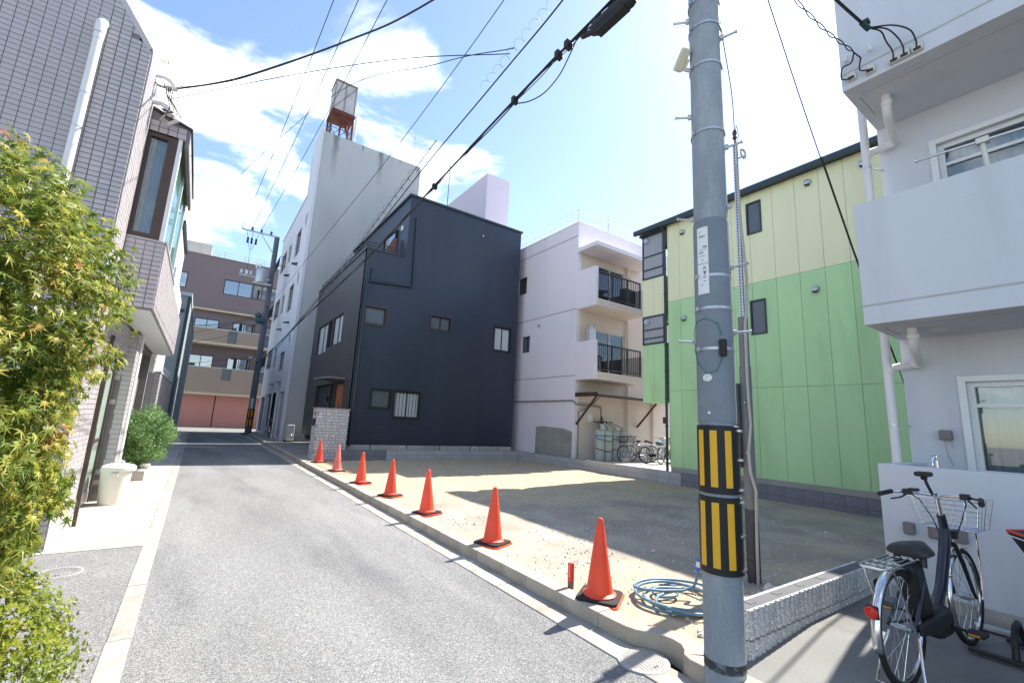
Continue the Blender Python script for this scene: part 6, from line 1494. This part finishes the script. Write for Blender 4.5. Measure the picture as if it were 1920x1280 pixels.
P1.location = (15.15, 12.15, .32); P1.rotation_euler = (R(5), 0, R(172))
for i, (x, y, a, lb, ang) in enumerate(((14.75, 11.75, -12, 'bicycle with its rear wheel towards the gas cylinders, in front', -5), (15.25, 11.45, 8, 'bicycle carrying a blue bag under the canopy', 4), (16.05, 12.45, 165, 'rear bicycle against the cream wall under the canopy', 4), (15.9, 11.2, -20, 'bicycle beside the green house downpipe', 5))):
    c = copy_tree(P1); c.location = (x, y, .32); c.rotation_euler = (R(ang), 0, R(a)); c['label'] = lb
bg = thing('bicycle_bag', 'blue and white bag on the rack of a parked bicycle', 'bag', (15.2, 11.45, 1.05))
MB().ball((15.18, 11.45, 1.13), .20, .13, .09, 14, 8).build('blue_bag', M('bag_blue', (.07, .15, .20), .7, .3, 5), bg, True)
MB().ball((15.48, 11.42, 1.18), .11, .10, .17, 10, 6).build('white_bag', white_paint, bg, True)
F1 = city('dark bicycle parked nearest the far utility pole', frame_nv, 'bicycles at the tall building')
F1.location = (3.75, 31.6, .11); F1.rotation_euler = (R(4), 0, R(70))
for x, y, a, lb in ((4.05, 30.6, 62, 'dark bicycle second from the far utility pole'), (3.95, 29.6, 78, 'dark bicycle closest to the pale air conditioner')):
    c = copy_tree(F1); c.location = (x - .25, y, .11); c.rotation_euler = (R(-3), 0, R(a)); c['label'] = lb

# ================================================================ OVERHEAD LINES
def spline(P, n=12):
    P = [Vector(p) for p in P]; out = []
    Q = [P[0] * 2 - P[1]] + P + [P[-1] * 2 - P[-2]]
    for i in range(1, len(Q) - 2):
        for k in range(n):
            t = k / n; a, b, c, d = Q[i - 1], Q[i], Q[i + 1], Q[i + 2]
            out.append(.5 * ((2 * b) + (c - a) * t + (2 * a - 5 * b + 4 * c - d) * t * t + (3 * b - a - 3 * c + d) * t ** 3))
    out.append(P[-1]); return out
def cable(name, label, P, r, mat=None, cat='cable', group=None, n=10, k=6):
    o = MB().tube(spline(P, n), r, k).build(name, mat or wire_m, None, True); return tag(o, label, cat, group)
BND = [(2.66, 1.82, 5.64), (2.62, 2.6, 5.53), (2.62, 4.0, 5.47), (2.62, 7, 5.25), (2.64, 10, 5.08), (2.7, 17.5, 4.95), (2.8, 28, 4.65), (2.88, 34.0, 4.68)]
tc_ = thing('cable_bundle', 'thick black bundle of lashed cables running down the street', 'cable', (2.6, 10, 5))
MB().tube(spline(BND), .014, 8).build('main_cable', wire_m, tc_, True)
for j in range(3):
    ph_ = j * 2.1; Q = spline(BND, 24)
    P = [(p.x + (.020) * math.cos(i * .23 + ph_), p.y, p.z - .02 + .020 * math.sin(i * .23 + ph_)) for i, p in enumerate(Q)]
    MB().tube(P, .005 if j else .008, 6).build('lashed_cable', wire_m, tc_, True)
for y, z in ((4.0, 5.47), (3.05, 5.52), (3.2, 5.51), (6.2, 5.3)): MB().box(2.58, 2.66, y - .03, y + .03, z - .05, z + .035).build('cable_clip', black_plastic, tc_, bev=.008)
cable('slack_loop', 'hanging slack loop of black cable under the bundle', [(2.66, 4.0, 5.44), (2.70, 3.80, 5.37), (2.72, 3.55, 5.33), (2.72, 3.30, 5.38), (2.70, 3.12, 5.48), (2.66, 2.95, 5.55), (2.63, 2.8, 5.54)], .007)
cs = thing('cable_closure', 'black splice box hanging on the cable bundle near the pole', 'junction box', (2.68, 2.5, 5.4))
MB().tube([(2.68, 2.22, 5.42), (2.66, 2.27, 5.42), (2.655, 2.68, 5.44), (2.655, 2.74, 5.44)], [.04, .07, .07, .04], 14).box(2.61, 2.70, 2.30, 2.66, 5.345, 5.39).build('case', black_plastic, cs, True)
MB().tube([(2.65, 2.74, 5.44), (2.64, 2.86, 5.48)], .028, 8).build('gland', black_plastic, cs, True)
for y in (2.30, 2.62): MB().tube([(2.65, y, 5.50), (2.645, y, 5.56)], .01, 6).build('hanger', black_plastic, cs, True)
MSG = [(2.62, 1.82, 6.45), (2.6, 3.1, 6.13), (2.6, 4.4, 6.02), (2.6, 6.6, 5.85), (2.6, 9.6, 5.50), (2.62, 14.2, 5.12), (2.7, 25, 4.62), (2.88, 34.0, 4.95)]
cable('messenger_cable', 'upper black cable with spiral hanger wire above the street', MSG, .010)
def helix(P, r, turns_per_m, wire_r, name, label, y0, y1):
    Q = [p for p in spline(P, 60) if y0 <= p.y <= y1]; acc = 0; out = []
    for i, p in enumerate(Q):
        if i: acc += (p - Q[i - 1]).length
        a = acc * turns_per_m * 6.283
        for s in (0,): out.append((p.x + r * math.cos(a), p.y, p.z + r * math.sin(a)))
    return tag(MB().tube(out, wire_r, 4).build(name, wire_m, None, True), label, 'wire')
HL = [(2.5, 6.0, 5.95), (2.5, 9.3, 5.52), (2.5, 12.4, 5.12), (2.52, 16.6, 4.75), (2.6, 24.2, 4.3), (2.8, 34, 4.45)]
cable('hanger_line', 'thin line carrying wire ringlets across the grey wall', HL, .007, group=None)
helix(HL, .055, 3.2, .0032, 'spiral_hanger', 'row of thin wire ringlets across the grey wall', 6.2, 22)
helix([(2.56, 3.0, 6.2), (2.56, 4.0, 6.14), (2.56, 5.0, 6.06)], .05, 6.5, .0016, 'spiral_hanger', 'tangle of thin spiral wire against the sky at top centre', 3.05, 4.7)
cable('span_wire', 'thin slanting wire crossing the tall grey wall', [(2.35, 1.9, 7.0), (2.4, 4.0, 6.77), (2.4, 7.9, 6.64), (2.4, 14, 6.77), (2.6, 34, 7.6)], .006)
cable('service_drop', 'black service cable from the tiled house wall to the pole', [(-1.0, 7.9, 6.30), (-.5, 7.15, 6.14), (0, 6.39, 6.06), (.87, 5.08, 6.08), (1.52, 4.1, 6.24), (3.0, 1.86, 7.1)], .010)
cable('drop_line', 'thinner line beside the black service cable at the tiled house', [(-1.0, 7.9, 6.27), (-.4, 7.0, 6.10), (0, 6.39, 6.04), (.87, 5.08, 6.07), (1.52, 4.1, 6.23), (3.0, 1.86, 7.09)], .006)
cable('crossing_line', 'faint thin line from the tiled house towards the spiral wire', [(-.95, 7.9, 6.15), (.4, 6.7, 6.45), (1.6, 5.3, 6.40), (2.58, 4.1, 6.16)], .006)
cable('crossing_line', 'short dark line meeting the spiral wire against the clouds', [(2.56, 3.98, 6.14), (2.2, 5.5, 6.80), (1.3, 9.5, 8.2), (-1.1, 16, 6.8)], .006)
d_ = thing('dead_end_grip', 'pale wire grip and insulator at the tiled house end of the service cable', 'insulator', (-1, 7.9, 6.3))
MB().lathe((-1.0, 7.9, 6.26), [(.02, 0), (.035, .02), (.02, .045), (.035, .07), (.02, .09)], 10).build('insulator', white_paint, d_, True)
MB().tube([(-1.15, 7.92, 6.30), (-1.0, 7.9, 6.30), (-.82, 7.62, 6.235)], .018, 6).build('grip', galv, d_)
for i, (xa, xb, lb) in enumerate(((.9, 1.93, 'left of three thin high-voltage wires in the sky'), (1.45, 2.5, 'middle of three thin high-voltage wires in the sky'), (2.0, 3.2, 'right of three thin high-voltage wires in the sky'))):
    cable('high_voltage_wire', lb, [(xa, 34.1, 13.96), ((xa + xb) / 2, 18, 13.35), (xb, 1.55, 13.7)], .012, group='high-voltage wires')
cable('guy_wire', 'thin stay wire slanting down past the yellow wall panels', [(3.1, 1.86, 8.2), (4.69, 2.0, 6.54), (6.72, 2.06, 4.25), (11.6, 2.3, .12)], .006)
tag(MB().tube([(5.95, 2.04, 5.1), (6.9, 2.07, 4.06), (8.5, 2.15, 2.75)], .012, 6).build('stay_guard', black_plastic), 'thicker dark guard on the lower part of the stay wire', 'guard')
R1 = thing('entrance_cable', 'lashed black cables reaching the middle anchors of the upper balcony', 'cable', (5, 1.6, 6.2))
MB().tube(spline([(3.1, 1.80, 7.2), (4.0, 1.58, 6.35), (4.75, 1.40, 6.08), (5.30, 1.31, 6.01)]), .015, 7).tube(spline([(3.1, 1.80, 7.15), (4.0, 1.60, 6.33), (4.75, 1.39, 6.06), (5.30, 1.30, 6.0)]), .010, 6).build('lead_in', wire_m, R1, True)
MB().tube([(5.23, 1.32, 6.02), (5.35, 1.30, 6.0)], .03, 8).box(5.25, 5.32, 1.27, 1.34, 6.025, 6.06).build('splice', M('splice_teal', (.03, .07, .075), .6), R1, True)
for y in (1.187, 1.10, .995): MB().tube(spline([(5.33, 1.30, 6.0), (5.46, (y + 1.27) / 2, 5.98), (5.57, y + .03, 5.91), (5.62, y, 5.80), (5.63, y, 5.71)]), .008, 6).build('tail', wire_m, R1, True)
R2 = thing('entrance_cable', 'twisted thin cables reaching the corner anchors of the upper balcony', 'cable', (5, 1.7, 6.2))
for j in range(2):
    P = spline([(3.1, 1.84, 7.0), (4.1, 1.70, 6.25), (4.9, 1.60, 6.02), (5.55, 1.50, 5.97)], 20)
    MB().tube([(p.x, p.y + .014 * math.cos(i * .6 + j * 3.14), p.z + .014 * math.sin(i * .6 + j * 3.14)) for i, p in enumerate(P)], .0055, 6).build('lead_in', wire_m, R2, True)
for y, z in ((1.571, 5.762), (1.397, 5.735)): MB().tube(spline([(5.55, 1.50, 5.97), (5.56, (y + 1.5) / 2, 5.87), (5.59, y + .06, 5.88), (5.61, y + .08, 5.76), (5.63, y, 5.72)]), .008, 6).build('tail', wire_m, R2, True)
cable('post_lead', 'thin wire from the service post up to the utility pole', [(5.13, 2.68, 5.45), (4.6, 2.42, 5.6), (3.9, 2.15, 6.0), (3.15, 1.86, 6.9)], .005)
for i, (z0, x1, y1, z1, lb) in enumerate(((8.2, -1.0, 30, 6.0, 'upper'), (7.9, -1.0, 27, 5.6, 'second'), (7.6, -1.0, 33, 5.4, 'third'), (7.4, -1.1, 24, 5.2, 'lowest'))):
    cable('street_crossing_wire', '%s of four thin wires from the far pole to the left side' % lb, [(2.9, 34.1, z0), (1.0, (34.1 + y1) / 2, (z0 + z1) / 2 - .25), (x1, y1, z1)], .012, group='far street crossing wires')
for i, (z0, x1, z1, lb) in enumerate(((8.0, -6, 6.6, 'upper'), (5.2, -6, 4.9, 'lower'))):
    cable('side_street_wire', '%s thin wire from the far pole along the cross street' % lb, [(2.9, 34.3, z0), (-1, 40, (z0 + z1) / 2 - .3), (x1, 46, z1)], .014, group='cross street wires')
MB().box(0, 0, 0, 0, 0, 0)
